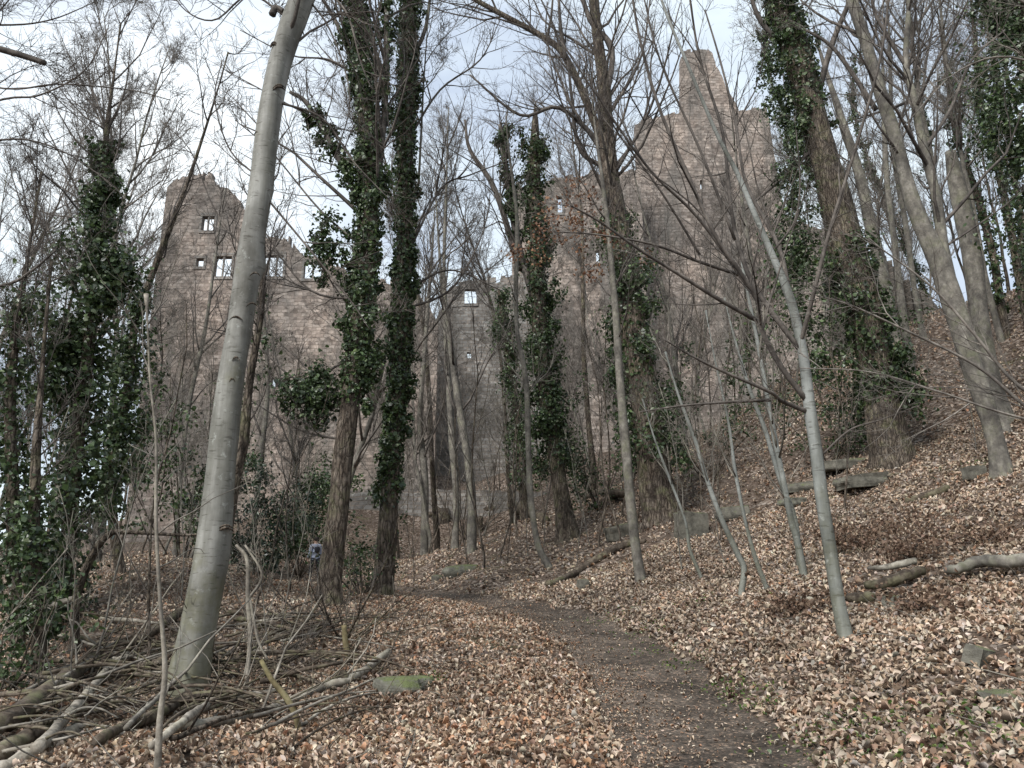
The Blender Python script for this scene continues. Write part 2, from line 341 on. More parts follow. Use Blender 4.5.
def trunk_mesh(P, Rr, sides=14, flare=.9, lobes=4, seed=0, rough=.05, knots=()):
    """rings with root flare, lumps; returns V,F"""
    r = np.random.default_rng(seed); n = len(P); P = P.copy(); P[0, 2] -= .7; h0 = P[1, 2]
    T = norm(np.gradient(P, axis=0)); A = norm(np.cross(T, np.array([0, 1., .01]))); B = np.cross(T, A)
    an = np.arange(sides) * 2 * math.pi / sides; h = P[:, 2] - h0
    ph = r.random(6) * 6.28
    V = np.zeros((n, sides, 3))
    for i in range(n):
        lob = .15 + 1.1 * np.clip(np.cos(lobes * an + ph[0]), 0, 1) ** 1.5 * (.6 + .4 * np.cos(an + ph[1]))
        f = 1 + flare * .6 * math.exp(-max(h[i], 0) / .38) * lob
        f = f + rough * (np.sin(3 * an + ph[2] + h[i] * 1.7) + np.sin(2 * an + ph[3] - h[i] * .9) + .8 * np.sin(5 * an + ph[4] + h[i] * 4.1) * .6 + .6 * np.sin(h[i] * 3.3 + ph[5]))
        V[i] = P[i] + (Rr[i] * f)[:, None] * (np.cos(an)[:, None] * A[i] + np.sin(an)[:, None] * B[i])
    V = V.reshape(-1, 3)
    for kz, ka, kr, ks in knots:                   # height, angle, size, bulge
        i = int(np.argmin(np.abs(h - kz))); c = P[i] + Rr[i] * (math.cos(ka) * A[i] + math.sin(ka) * B[i])
        d = np.linalg.norm(V - c, axis=1); w = np.exp(-(d / kr) ** 2)
        out = norm(V - np.repeat(P, sides, 0)); V = V + out * (ks * w)[:, None]
    i = (np.arange(n - 1) * sides)[:, None]; j = np.arange(sides)[None]; j2 = (j + 1) % sides
    q = np.stack([i + j, i + j2, i + sides + j2, i + sides + j], -1).reshape(-1, 4)
    cap = (np.arange(sides) + (n - 1) * sides)[None]
    return V, [q, cap]

def spawn(P, Rr, count, t0, t1, ang, lratio, L, rratio, r, updir=.15, wob=.16, n=6, fall=.6, minr=.004, lmin=.15, tip=.25, flat=0):
    """children of a set of polylines P (N,n,3); count per parent; returns their P,R,L"""
    N, m = P.shape[:2]
    idx = np.repeat(np.arange(N), count); K = len(idx)
    t = t0 + (t1 - t0) * r.random(K); f = t * (m - 1); i = np.minimum(f.astype(int), m - 2); u = (f - i)[:, None]
    p = P[idx, i] * (1 - u) + P[idx, i + 1] * u; d = norm(P[idx, i + 1] - P[idx, i])
    rad = Rr[idx, i] * (1 - u[:, 0]) + Rr[idx, i + 1] * u[:, 0]
    rv = norm(r.normal(size=(K, 3)) * np.array([1, 1, 1 - flat])); side = norm(np.cross(d, rv)); a = R_(1) * (ang + 14 * r.normal(size=K))[:, None]
    D = norm(np.cos(a) * d + np.sin(a) * side + np.array([0, 0, updir]))
    Lc = np.maximum(L[idx] * lratio * (1 - fall * t) * (.6 + .7 * r.random(K)), lmin)
    R0 = np.maximum(np.minimum(rad * .8, Lc * rratio), minr)
    return walk(p, D, Lc, R0, n, wob, updir * .35, r, minr, tip) + (Lc,)
def walk(p, D, L, R0, n, wob, up, r, minr=.004, tip=.25):
    K = len(p); out = np.zeros((K, n, 3)); out[:, 0] = p; cur = p.copy(); st = (L / (n - 1))[:, None]
    for k in range(1, n):
        D = norm(D + wob * r.normal(size=(K, 3)) + np.array([0, 0, up]))
        cur = cur + D * st; out[:, k] = cur
    w = np.linspace(1, tip, n)[None]; return out, np.maximum(R0[:, None] * w, minr * .7)

def crown(tb, P, Rr, L, r, plan, minr=.004):
    """plan: list of dicts, one per level"""
    for k, s in enumerate(plan):
        s = dict(s); sides = s.pop('sides', 3); q, w, L = spawn(P, Rr, r=r, L=L, minr=minr, **s)
        tb.add(q, w, sides); P, Rr = q, w

def leaf_quads(C, Nn, size, r, fold=.35, aspect=.75):
    """folded leaves: C centres (N,3), Nn normals, size (N,) -> V,F"""
    N = len(C); a = norm(np.cross(Nn, r.normal(size=(N, 3)))); b = np.cross(Nn, a)
    s = size[:, None]; f = (fold * (r.random((N, 1)) * 1.9 - .5)) * s
    w = aspect * (.75 + .5 * r.random((N, 1)))
    cu = (.5 * (r.random((N, 1)) - .3)) * s
    V = np.stack([C - a * s * .5 - Nn * cu, C - a * s * .18 + b * s * .5 * w + Nn * f, C + a * s * .2 + b * s * .42 * w + Nn * f, C + a * s * .55 - Nn * cu,
                  C + a * s * .2 - b * s * .42 * w + Nn * f, C - a * s * .18 - b * s * .5 * w + Nn * f], 1).reshape(-1, 3)
    i = np.arange(N)[:, None] * 6
    F_ = np.concatenate([i + np.array([[0, 1, 2, 3]]), i + np.array([[3, 4, 5, 0]])])
    return V, F_
def pick(pal, w, N, r, jit=.18):
    pal = np.array(pal); w = np.array(w, float); c = pal[r.choice(len(pal), N, p=w / w.sum())]
    return np.clip(c * (1 + jit * r.normal(size=(N, 1))) * (1 + .022 * r.normal(size=(N, 3))), .01, .9)
IVY_PAL = [(.026, .042, .018), (.045, .072, .028), (.068, .105, .040), (.105, .15, .058), (.16, .20, .11)]
IVY_W = [5, 6, 4, 2, 1]
DRY_PAL = [(.54, .45, .355), (.47, .37, .28), (.38, .28, .20), (.27, .185, .13), (.14, .095, .068), (.36, .21, .13), (.39, .34, .29)]

def ivy_mesh(name, P, Rr, origin, n, spread, size, r, clumps=40, flush=.45, stringy=None, hang=.0, cr=(.22, .5)):
    """leaf clumps around a polyline P with radii Rr"""
    m = len(P); n = int(n * 1.8); size *= .74; clumps = int(clumps * 1.4)
    def pos(t):
        f = t * (m - 1); i = np.minimum(f.astype(int), m - 2); u = (f - i)[:, None]
        return P[i] * (1 - u) + P[i + 1] * u, Rr[i] * (1 - u[:, 0]) + Rr[i + 1] * u[:, 0], norm(P[i + 1] - P[i])
    def radial(T, K):
        s = norm(np.cross(T, r.normal(size=(K, 3)))); return s
    def fade(K):
        t = r.random(K * 2); e = np.minimum(t, 1 - t) / .16; t = t[r.random(K * 2) < np.clip(e, .06, 1)]
        return t[:K] if len(t) >= K else np.concatenate([t, r.random(K - len(t)) * .6 + .2])
    nf = int(n * flush); c, q, T = pos(fade(nf)); s = radial(T, nf)
    C1 = c + s * (q + spread * .35 * r.random(nf) ** 1.5 + .02)[:, None]; N1 = norm(s + .55 * r.normal(size=(nf, 3)))
    nc = clumps; t = r.random(nc) ** .95; cc, cq, cT = pos(t); cs = radial(cT, nc); off = cq + spread * (.15 + .75 * r.random(nc))
    ctr = cc + cs * off[:, None] + np.array([0, 0, -1.]) * (hang * r.random(nc))[:, None]
    k = r.integers(0, nc, n - nf); rad = (cr[0] + (cr[1] - cr[0]) * r.random(nc))[k] * spread / .5 * .8
    g = r.normal(size=(n - nf, 3)) * .5; C2 = ctr[k] + g * rad[:, None] * np.array([1, 1, 1.25]); N2 = norm(g + cs[k] * .6 + .6 * r.normal(size=(n - nf, 3)) + np.array([0, 0, .5]))
    C = np.concatenate([C1, C2]); Nn = np.concatenate([N1, N2]); sz = size * (.4 + 1.1 * r.random(n) ** 1.4)
    V, F_ = leaf_quads(C, Nn, sz, r, .2, .95)
    tone = np.repeat(pick(IVY_PAL, IVY_W, n, r), 6, 0)
    return mesh_np(name, V - origin, [F_], M['ivy'], False, tone)

# ------------------------------------------------------------------ ground, path
def growth(a, b, step, far):
    xs = list(np.arange(a, b + 1e-6, step)); s = step
    lo, hi = [a], [b]
    while hi[-1] < far: s *= 1.14; hi.append(hi[-1] + s)
    s = step
    while lo[-1] > -far: s *= 1.14; lo.append(lo[-1] - s)
    return np.array(lo[::-1][:-1] + xs + hi[1:])
def grid_mesh(name, X, Y, Z, m):
    ny, nx = X.shape; V = np.stack([X, Y, Z], -1).reshape(-1, 3)
    i = (np.arange(ny - 1)[:, None] * nx + np.arange(nx - 1)[None]).reshape(-1)
    return mesh_np(name, V, [np.stack([i, i + 1, i + nx + 1, i + nx], -1)], m)
gx = growth(-14, 20, .16, 2500); gy = growth(3, 32, .16, 2500)
X, Y = np.meshgrid(gx, gy); Z = H(X, Y)
def path_edges(y):
    wl_ = .62 + .22 * vnoise(y, y * 0, .9, 5) + .12 * vnoise(y, y * 0, .3, 6)
    wr_ = .72 + .20 * vnoise(y, y * 0, .8, 7) + .12 * vnoise(y, y * 0, .27, 8)
    return wl_, wr_
D = dpath(X, Y); a_, b_ = path_edges(Y)
inside = (D > -a_) & (D < b_) & (Y > -20) & (Y < 44)
Z = Z - np.where(inside, .06, 0)
tag(link('ground', grid_mesh('ground', X, Y, Z, M['ground'])), kind='structure')
ys = np.arange(-8, 40, .12); w_ = np.linspace(-1, 1, 17); a_, b_ = path_edges(ys)
sl_ = np.interp(ys, _gy, _dg); nx_ = 1 / np.sqrt(1 + sl_ ** 2); ny_ = -sl_ * nx_
dd = np.where(w_[None] < 0, w_[None] * (a_[:, None] + .12), w_[None] * (b_[:, None] + .12))
PX = gpath(ys)[:, None] + dd * nx_[:, None]; PY = ys[:, None] + dd * ny_[:, None]
PZ = H(PX, PY) - .004 + .015 * vnoise(PX, PY, .3, 9) - .02 * np.abs(w_[None]) ** 4
tag(link('path', grid_mesh('path', PX, PY, PZ, M['path'])), kind='structure')

# ------------------------------------------------------------------ leaf litter and twig litter
def scatter(N, y0, y1, spread=.78, seed=1, power=1.0):
    r = np.random.default_rng(seed); y = y0 + (y1 - y0) * r.random(N) ** power; x = (r.random(N) * 2 - 1) * (y * spread + 1.5); return x, y, r
def litter(name, sets, seed, pal_w):
    Cs, Ss, Ts, Ns = [], [], [], []
    for (N, y0, y1, size, pw_) in sets:
        x, y, r = scatter(N, y0, y1, seed=seed + int(y0), power=pw_); d = dpath(x, y); a, b = path_edges(y)
        onp = (d > -a) & (d < b)
        leftish = onp & (d < .1)
        p = np.where(onp, .15, 1.0); p = np.where(leftish, .25 + .6 * sstep(-.1, .55, -d), p)
        bare = 1.3 * vnoise(x, y, 1.3, 11) + .6 * vnoise(x, y, .4, 12)
        p = p * np.where((~onp) & (d > 0), np.clip(.95 - 1.3 * np.clip(bare - .12, 0, 1), .15, 1), 1)
        far_l = d < -5.0; p = np.where(far_l, p * .6, p)
        ok = r.random(N) < p; x, y, d, onp = x[ok], y[ok], d[ok], onp[ok]; K = len(x)
        z = H(x, y) + np.where(onp, .008, .01 + .05 * r.random(K))
        e = .15; nx = -(H(x + e, y) - H(x - e, y)) / (2 * e); ny = -(H(x, y + e) - H(x, y - e)) / (2 * e)
        nn = norm(np.stack([nx, ny, np.ones(K)], -1) + r.normal(size=(K, 3)) * np.where(onp, .15, .85)[:, None])
        s = size * (.45 + .95 * r.random(K) ** 1.6) * np.where(onp, .5, 1); s = np.where((d < 0), s * .85, s)
        t1 = pick(DRY_PAL, [5, 6, 5, 3.5, 2.5, .8, 2], K, r, .15); t2 = pick(DRY_PAL, [2.6, 3.5, 4.5, 4, 2.5, 3.6, .4], K, r, .15)
        red = (d < .3) & (r.random(K) < .8 * sstep(-5, -1.5, d) + .1)
        t = np.where(red[:, None], t2, t1); t = t * (1 + .45 * vnoise(x, y, 1.4, 13) + .35 * vnoise(x, y, .45, 14))[:, None]
        Cs.append(np.stack([x, y, z], -1)); Ss.append(s); Ts.append(t); Ns.append(nn)
    C = np.concatenate(Cs); r = np.random.default_rng(seed)
    V, F_ = leaf_quads(C, np.concatenate(Ns), np.concatenate(Ss), r, .5, .56)
    tag(link(name, mesh_np(name, V, [F_], M['dry'], True, np.clip(np.repeat(np.concatenate(Ts), 6, 0), .01, .8))), 'dry fallen leaves in tan, cream and russet covering the forest floor', 'leaves', kind='stuff')
litter('leaf_litter', [(105000, 3.0, 10, .058, .75), (120000, 10, 20, .066, .8), (70000, 20, 42, .09, .85)], 21, None)

# small twigs on the ground (nobody could count them)
x, y, r = scatter(5200, 3.5, 26, seed=77, power=.8); d = dpath(x, y)
ok = (np.abs(d) > 1.0) & (r.random(len(x)) < np.where(d < -1.5, 1.0, .45)); x, y = x[ok], y[ok]; K = len(x)
P0 = np.stack([x, y, H(x, y) + .03], -1); az = r.random(K) * 6.28; D0 = np.stack([np.cos(az), np.sin(az), .12 * r.normal(size=K)], -1)
q, w = walk(P0, norm(D0), .15 + .6 * r.random(K) ** 2, .003 + .006 * r.random(K), 4, .25, 0, r); q[:, :, 2] = np.maximum(q[:, :, 2], H(q[:, :, 0], q[:, :, 1]) + .012)
tb = Tubes(); tb.add(q, w, 3)
tag(link('twig_litter', tb.mesh('twig_litter', M['twig_pale'], np.zeros(3))), 'small dead twigs scattered over the leaves', 'twigs', kind='stuff')

# low green plants between the leaves
def greens(name, label, pts, n, size, seed, pal=None):
    r = np.random.default_rng(seed); Cs = []
    for px, py, rad, k in pts:
        c = ground_at(px, py); a = r.normal(size=(k, 2)) * rad; xx = c[0] + a[:, 0]; yy = c[1] + a[:, 1]
        Cs.append(np.stack([xx, yy, H(xx, yy) + .03 + .07 * r.random(k)], -1))
    C = np.concatenate(Cs); K = len(C); nn = norm(np.array([0, 0, 1.]) + .6 * r.normal(size=(K, 3)))
    V, F_ = leaf_quads(C, nn, size * (.5 + .8 * r.random(K)), r, .2, .5)
    tag(link(name, mesh_np(name, V, [F_], M['ivy'], False, np.repeat(pick(pal or [(.05, .09, .02), (.09, .14, .03), (.16, .20, .06)], [3, 3, 2], K, r), 6, 0))), label, 'ground cover', kind='stuff')
greens('moss_and_ground_ivy', 'low green moss and ivy sprigs between the leaves beside the path',
       [(610, 620, .35, 90), (640, 635, .3, 80), (655, 655, .25, 60), (680, 670, .2, 50), (725, 690, .18, 70), (745, 700, .15, 60), (700, 605, .3, 60), (760, 712, .12, 50), (820, 745, .3, 70), (850, 735, .3, 60), (900, 740, .35, 90), (950, 750, .35, 90), (1000, 745, .3, 90), (430, 686, .12, 60), (640, 560, .4, 50), (690, 475, .5, 60), (970, 470, .2, 90), (985, 465, .15, 60), (760, 600, .25, 30), (60, 640, .5, 60), (560, 500, .8, 60)], 0, .036, 5)

# ------------------------------------------------------------------ castle ruin
def slab(outline, base_z, Y, thick, holes=(), step=.35, rag=.16, seed=0, clip=None):
    """outline: pixels of the wall top; holes: (x0,y0,x1,y1,arched). Solid columns, real thickness"""
    r = np.random.default_rng(seed); top = np.array([at(px, py, Y)[[0, 2]] for px, py in outline])
    hs = []
    for h in holes:
        a = at(h[0], h[1], Y); b = at(h[2], h[3], Y); hs.append((a[0], b[0], b[2], a[2]))
    xs = set(np.round(np.arange(top[0, 0], top[-1, 0], step), 4)) | {round(float(top[-1, 0]), 4)} | {round(float(v), 4) for v in top[:, 0]}
    for h in hs: xs |= {round(float(h[0]), 4), round(float(h[1]), 4)}
    xs = sorted(xs); xs2 = [xs[0]]
    for v in xs[1:]:
        if v - xs2[-1] > .02: xs2.append(v)
    V, F_ = [], []
    def box(x0, x1, zb0, zb1, zt0, zt1, y0, y1):
        k = len(V); V.extend([(x0, y0, zb0), (x1, y0, zb1), (x1, y0, zt1), (x0, y0, zt0), (x0, y1, zb0), (x1, y1, zb1), (x1, y1, zt1), (x0, y1, zt0)])
        F_.extend([(k, k + 1, k + 2, k + 3), (k + 5, k + 4, k + 7, k + 6), (k + 4, k, k + 3, k + 7), (k + 1, k + 5, k + 6, k + 2), (k + 3, k + 2, k + 6, k + 7), (k + 4, k + 5, k + 1, k)])
    for x0, x1 in zip(xs2[:-1], xs2[1:]):
        j = rag * r.normal(); t0 = float(np.interp(x0, top[:, 0], top[:, 1])) + j; t1 = float(np.interp(x1, top[:, 0], top[:, 1])) + j + .25 * rag * r.normal()
        spans = [(base_z, None)]
        cuts = sorted([(h[2], h[3]) for h in hs if h[0] <= x0 + .03 and h[1] >= x1 - .03])
        z = base_z
        for c in cuts:
            if c[0] > z: box(x0, x1, z, z, min(c[0], t0), min(c[0], t1), Y, Y + thick)
            z = c[1]
        if min(t0, t1) > z: box(x0, x1, z, z, t0, t1, Y, Y + thick)
    return np.array(V), np.array(F_), hs
def wallmesh(name, V, F_, m, origin): return mesh_np(name, V - origin, [F_], m, False)
CO = np.array([0., 52., 4.])
castle = thing('castle_ruin', CO, 'huge roofless castle ruin of reddish brown stone behind the bare trees', 'castle')
def cube_vf(x0, x1, y0, y1, z0, z1):
    V = np.array([(x, y, z) for x in (x0, x1) for y in (y0, y1) for z in (z0, z1)]); F_ = np.array([(0, 1, 3, 2), (4, 6, 7, 5), (0, 4, 5, 1), (2, 3, 7, 6), (0, 2, 6, 4), (1, 5, 7, 3)]); return V, F_
def cubes(lst):
    Vs, Fs, o = [], [], 0
    for c in lst:
        V, F_ = cube_vf(*c); Vs.append(V); Fs.append(F_ + o); o += 8
    return np.concatenate(Vs), np.concatenate(Fs)
def castle_part(name, outline, bz, Y, th, holes, m, seed, label=None, frames=(), rag=.16):
    V, F_, hs = slab(outline, bz, Y, th, holes, seed=seed, rag=rag)
    o = link(name, wallmesh(name, V, F_, m, CO), castle)
    if label: o['label'] = label
    for h, fr in zip(hs, frames):
        if fr is None: continue
        x0, x1, z0, z1 = h; t = .05; L = [(x0 - .1, x1 + .1, Y - .06, Y + .15, z0 - .18, z0 + .03), (x0 - .1, x1 + .1, Y - .06, Y + .15, z1 - .03, z1 + .22),
             (x0 - .12, x0 + t, Y - .05, Y + .14, z0 + .035, z1 - .035), (x1 - t, x1 + .12, Y - .05, Y + .14, z0 + .035, z1 - .035)]
        for k in range(fr): c = x0 + (x1 - x0) * (k + 1) / (fr + 1); L.append((c - .05, c + .05, Y, Y + .13, z0 + .035, z1 - .035))
        V, F_ = cubes(L); link('window_frame', wallmesh('window_frame', V, F_, M['wall_grey'], CO), o)
    return o
castle_part('tower', [(167, 188), (172, 183), (179, 180), (184, 176), (192, 173), (203, 174), (212, 177), (215, 184), (226, 188), (234, 195), (241, 204), (246, 212), (249, 232)], 1.0, 50, .55,
            [(202, 216, 214, 231), (196, 258, 204, 267), (215, 256, 231, 277)], M['wall'], 1, 'tall ragged tower wall with three windows open to the sky', (1, 0, 1))
castle_part('curtain_wall', [(249.2, 235), (265, 237), (290, 240), (298, 252), (306, 254), (322, 258), (340, 268), (362, 276), (388, 282), (410, 288), (420, 292), (428, 304), (434, 318), (438, 326)], 1.0, 50.25, .5,
            [(262, 255, 283, 277), (304, 262, 322, 279), (271, 378, 289, 387), (232, 440, 236, 450)], M['wall'], 2, 'lower wall right of the tower with broad window openings', (2, 1, None, None))
castle_part('gate_building', [(434, 330), (440, 312), (447, 290), (455, 284), (468, 281), (482, 279), (500, 277), (520, 274), (548, 270)], 3.0, 54, .5,
            [(464, 289, 477, 304), (467, 352, 471, 358), (541, 300, 546, 308)], M['wall_grey'], 3, 'small grey building with one square window', (0, None, None))
castle_part('palace_wall', [(512, 186), (530, 183), (545, 180), (560, 177), (580, 175), (600, 172), (622, 170), (640, 168)], 3.0, 56, .6,
            [(557, 196, 563, 213), (596, 250, 600, 262)], M['wall'], 4, None, (0, None))
castle_part('keep', [(635, 124), (641, 121), (652, 118), (664, 115), (681, 111), (681, 57), (684, 51), (692, 50), (708, 50), (713, 56), (717, 68), (722, 76), (727, 90), (734, 100), (739, 111), (752, 108), (766, 106), (769, 118), (772, 140), (777, 170), (782, 200), (786, 215), (800, 222), (830, 232), (860, 244)], 5.0, 58.5, .8,
            [(700, 180, 704, 189)], M['wall'], 5, 'highest part of the ruin, a stepped stump above the walls', (None,), .1)
for c in [(-25.1, -23.3, 51.8, 60, 1, 22), (-16.5, -15, 52.05, 61, 1, 19), (17.8, 20.2, 60.9, 68, 5, 26), (9.2, 11.6, 60.9, 68, 5, 30)]:
    V, F_ = cubes([c]); link('return_wall', wallmesh('return_wall', V, F_, M['wall'], CO), castle)
V, F_, _ = slab([(330, 492), (380, 490), (430, 489), (480, 490), (540, 492), (580, 494)], 2.0, 47.5, 2.0, (), seed=9, rag=.05)
link('terrace_wall', wallmesh('terrace_wall', V, F_, M['wall_grey'], CO), castle)
castle.children[-1]['label'] = 'low retaining wall along the foot of the ruin'

rw = thing('ruined_wall', at(893, 320, 31), 'crumbling lump of dark masonry on the ridge right of the castle', 'ruin')
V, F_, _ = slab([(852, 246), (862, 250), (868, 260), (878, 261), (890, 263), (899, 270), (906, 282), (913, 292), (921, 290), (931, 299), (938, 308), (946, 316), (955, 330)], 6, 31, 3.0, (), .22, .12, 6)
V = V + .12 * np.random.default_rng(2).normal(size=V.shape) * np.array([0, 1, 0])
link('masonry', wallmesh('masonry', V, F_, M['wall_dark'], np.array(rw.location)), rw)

# ------------------------------------------------------------------ trees
def px_line(pts, Y, lean=0.0, z0=None):
    """pts (px,py[,w]) -> world points at depth Y (leaning away with height)"""
    out = []
    for p in pts:
        q = at(p[0], p[1], Y)
        if lean:
            dy = lean * max(0, q[2] - (z0 or 0)); q = at(p[0], p[1], Y + dy)
        out.append(q)
    return np.array(out)
PLAN_BIG = [dict(count=26, t0=.3, t1=1, ang=46, lratio=.30, rratio=.011, updir=.35, wob=.13, n=8, sides=5, fall=.45),
            dict(count=9, t0=.2, t1=1, ang=42, lratio=.5, rratio=.009, updir=.2, wob=.15, n=6, sides=4, fall=.5),
            dict(count=8, t0=.15, t1=1, ang=40, lratio=.5, rratio=.008, updir=.12, wob=.16, n=5, sides=3, fall=.5),
            dict(count=3, t0=.2, t1=1, ang=38, lratio=.5, rratio=.012, updir=.05, wob=.18, n=4, sides=3, fall=.4)]
def plan(n1, t0=.3, l1=.3, n2=8, n3=6, n4=2, a=48):
    p = [dict(x) for x in PLAN_BIG]; p[0].update(count=n1, t0=t0, lratio=l1, ang=a); p[1]['count'] = n2 + 2; p[2]['count'] = n3 + 1; p[3]['count'] = n4
    return p[:4 if n4 else 3]
def hero(name, label, cat, pts, bark, limbs=(), crown_plan=None, ivy=(), Y=None, lean=.0, top_extra=4.0, sides=22, flare=.8, knots=(), seed=0, group=None, twig='twig', limb_plan=None, minr=.004, rough=.05, broken=False, crown_on_trunk=True):
    r = np.random.default_rng(1000 + seed)
    b = ground_at(pts[0][0], pts[0][1]) if Y is None else None
    if Y is None: Y = b[1]
    line = px_line(pts, Y, lean, at(*pts[0][:2], Y)[2]); wd = np.array([p[2] for p in pts]) / F * np.array([q[1] * math.cos(PITCH) + (q[2] - CAMZ) * math.sin(PITCH) for q in line]) / 2 * .90
    base = line[0].copy(); base[2] = float(H(base[0], base[1]))
    dn = line[0] + np.array([0, 0, -.3]) if line[0][2] < base[2] + .4 else np.array([line[0][0], line[0][1], base[2] - .3])
    rows = [np.append(dn, wd[0] * 1.05)] + [np.append(p, w) for p, w in zip(line, wd)]
    if not broken and top_extra > 0:
        d = norm(line[-1] - line[-2]); e = line[-1] + d * top_extra * .5 + np.array([0, 0, .1]); rows += [np.append(e, wd[-1] * .6), np.append(e + (norm(d + np.array([0, 0, .3]))) * top_extra * .5, .02)]
    S = resample(rows, max(18, len(rows) * 5)); P, W = S[:, :3], np.maximum(S[:, 3], .008)
    root = thing(name, base, label, cat, group)
    tr = Tubes(); tr.extra.append(trunk_mesh(P, W, sides, flare, 4 + seed % 3, seed, rough, knots))
    cr_ = Tubes(); Ps, Ws = [P], [W]
    for lb in limbs:
        l = px_line(lb[0], Y, lean, at(*pts[0][:2], Y)[2]) if len(lb) < 4 else np.array([at(a[0], a[1], Y + lb[3] * k / (len(lb[0]) - 1)) for k, a in enumerate(lb[0])])
        q = resample(l, max(8, len(l) * 4)); dist = np.linalg.norm(q[:, :2].mean(0)); r0, r1 = lb[1] / F * Y / 2, lb[2] / F * Y / 2
        w = np.linspace(r0, r1, len(q)); (tr if lb[1] > 9 else cr_).add(q, w, 8 if lb[1] > 9 else 6)
        L = np.linalg.norm(np.diff(q, axis=0), axis=1).sum()
        lp = limb_plan or [dict(count=max(3, int(L * 3.0)), t0=.1, t1=1, ang=42, lratio=.42, rratio=.012, updir=.15, wob=.15, n=6, sides=4, fall=.4), dict(count=6, t0=.15, t1=1, ang=40, lratio=.45, rratio=.011, updir=.08, wob=.16, n=5, sides=3, fall=.4), dict(count=3, t0=.2, t1=1, ang=38, lratio=.5, rratio=.01, updir=.05, wob=.18, n=4, sides=3, fall=.4)]
        crown(cr_, q[None], w[None], np.array([L]), r, lp, minr)
    link('trunk', tr.mesh('trunk', M[bark], base), root)
    if crown_plan: crown(cr_, P[None], W[None], np.array([np.linalg.norm(np.diff(P, axis=0), axis=1).sum()]), r, crown_plan, minr)
    if cr_.b: link('crown', cr_.mesh('crown', M[twig], base), root)
    for iv in ivy:
        if isinstance(iv[0], (list, tuple)):
            l = np.array([at(a[0], a[1], Y) for a in iv[0]]); q = resample(l, 20); w = np.full(20, .03)
        else:
            zt, zb = at(512, iv[0], Y)[2], at(512, iv[1], Y)[2]
            sel = (P[:, 2] > zb) & (P[:, 2] < zt); q, w = P[sel], W[sel]
            if len(q) < 3: continue
        link('ivy', ivy_mesh('ivy', q, w, base, iv[2], iv[3], iv[4], r, clumps=iv[5], flush=iv[6] if len(iv) > 6 else .4), root)
    return root

# 1 the great smooth beech on the left
kn = [(3.2, 4.9, .16, .05), (1.9, 5.2, .14, .04), (5.4, 3.4, .14, .06), (6.4, 4.6, .15, .05), (4.4, 4.5, .10, .04)]
beech = hero('beech_tree', 'large smooth pale grey beech trunk leaning right, nearest tree on the left', 'tree',
     [(187, 694, 46), (196, 640, 40), (205, 590, 38), (213, 545, 38), (220, 480, 33), (226, 420, 30), (232, 375, 28), (240, 325, 27), (246, 280, 27), (253, 235, 26), (262, 180, 25), (272, 100, 25), (285, 45, 26), (303, -5, 27), (325, -70, 22)],
     'beech', limbs=[([(272, 15), (276, 8), (284, 12)], 9, 6), ([(310, -20), (345, 10), (360, 60), (372, 90)], 3, 1.5), ([(300, -10), (260, -40), (200, -60)], 10, 3), ([(270, 100), (322, 118), (352, 160), (390, 200)], 3, 1), ([(290, 20), (250, -5), (215, 20), (185, 10), (165, -20)], 3, 1), ([(262, 180), (230, 150), (215, 100), (222, 60)], 2.4, 1), ([(252, 260), (215, 210), (190, 150), (160, 120)], 2.2, .9), ([(300, -10), (330, 30), (350, 100), (330, 170)], 3, 1), ([(260, 190), (310, 250), (350, 300), (370, 330)], 3, 1)],
     crown_plan=plan(16, .75, .22, 7, 6, 0), top_extra=6, sides=24, flare=.55, knots=kn, seed=1, rough=.028, lean=.02)
BY = float(beech.location.y)
for k, (px, py, wd, off) in enumerate([(274, 42, 8, -.3), (279, 86, 13, .2), (257, 132, 7, -.7), (255, 274, 11, .1), (252, 303, 12, .3), (236, 318, 14, -.3), (236, 357, 8, .1), (232, 380, 6, .4), (226, 525, 16, .5), (205, 568, 11, -.5), (212, 456, 7, -.6), (222, 610, 8, .3)]):
    rad = 15 / F * BY; L = []
    for t in np.linspace(-1, 1, 9):
        ox = off + t * wd / 32; dy_ = rad * math.sqrt(max(.02, 1 - min(.98, abs(ox)) ** 2)) * .97
        L.append(at(px + t * wd / 2, py + 4 * t * t - (1.5 if k % 2 else 0), BY + .02 * max(0, at(px, py, BY)[2]) - dy_))
    L = np.array(L); tb = Tubes(); tb.add(L, .011 * (1.15 - np.linspace(-1, 1, 9) ** 2), 6)
    if k in (0, 1, 8): tb.add(L + np.array([0, .004, -.03]), .016 * (1.15 - np.linspace(-1, 1, 9) ** 2), 6)
    link('branch_scar', tb.mesh('branch_scar', M['bark'], np.array(beech.location)), beech)
hero('slender_tree', 'dark slender trunk standing close behind the large pale beech', 'tree',
     [(207, 640, 15), (222, 560, 14), (236, 470, 14), (243, 440, 13), (250, 380, 9), (262, 300, 7), (262, 200, 5)], 'bark', Y=11.5, crown_plan=plan(10, .4, .22, 5, 4, 0), seed=2, top_extra=2, sides=9)
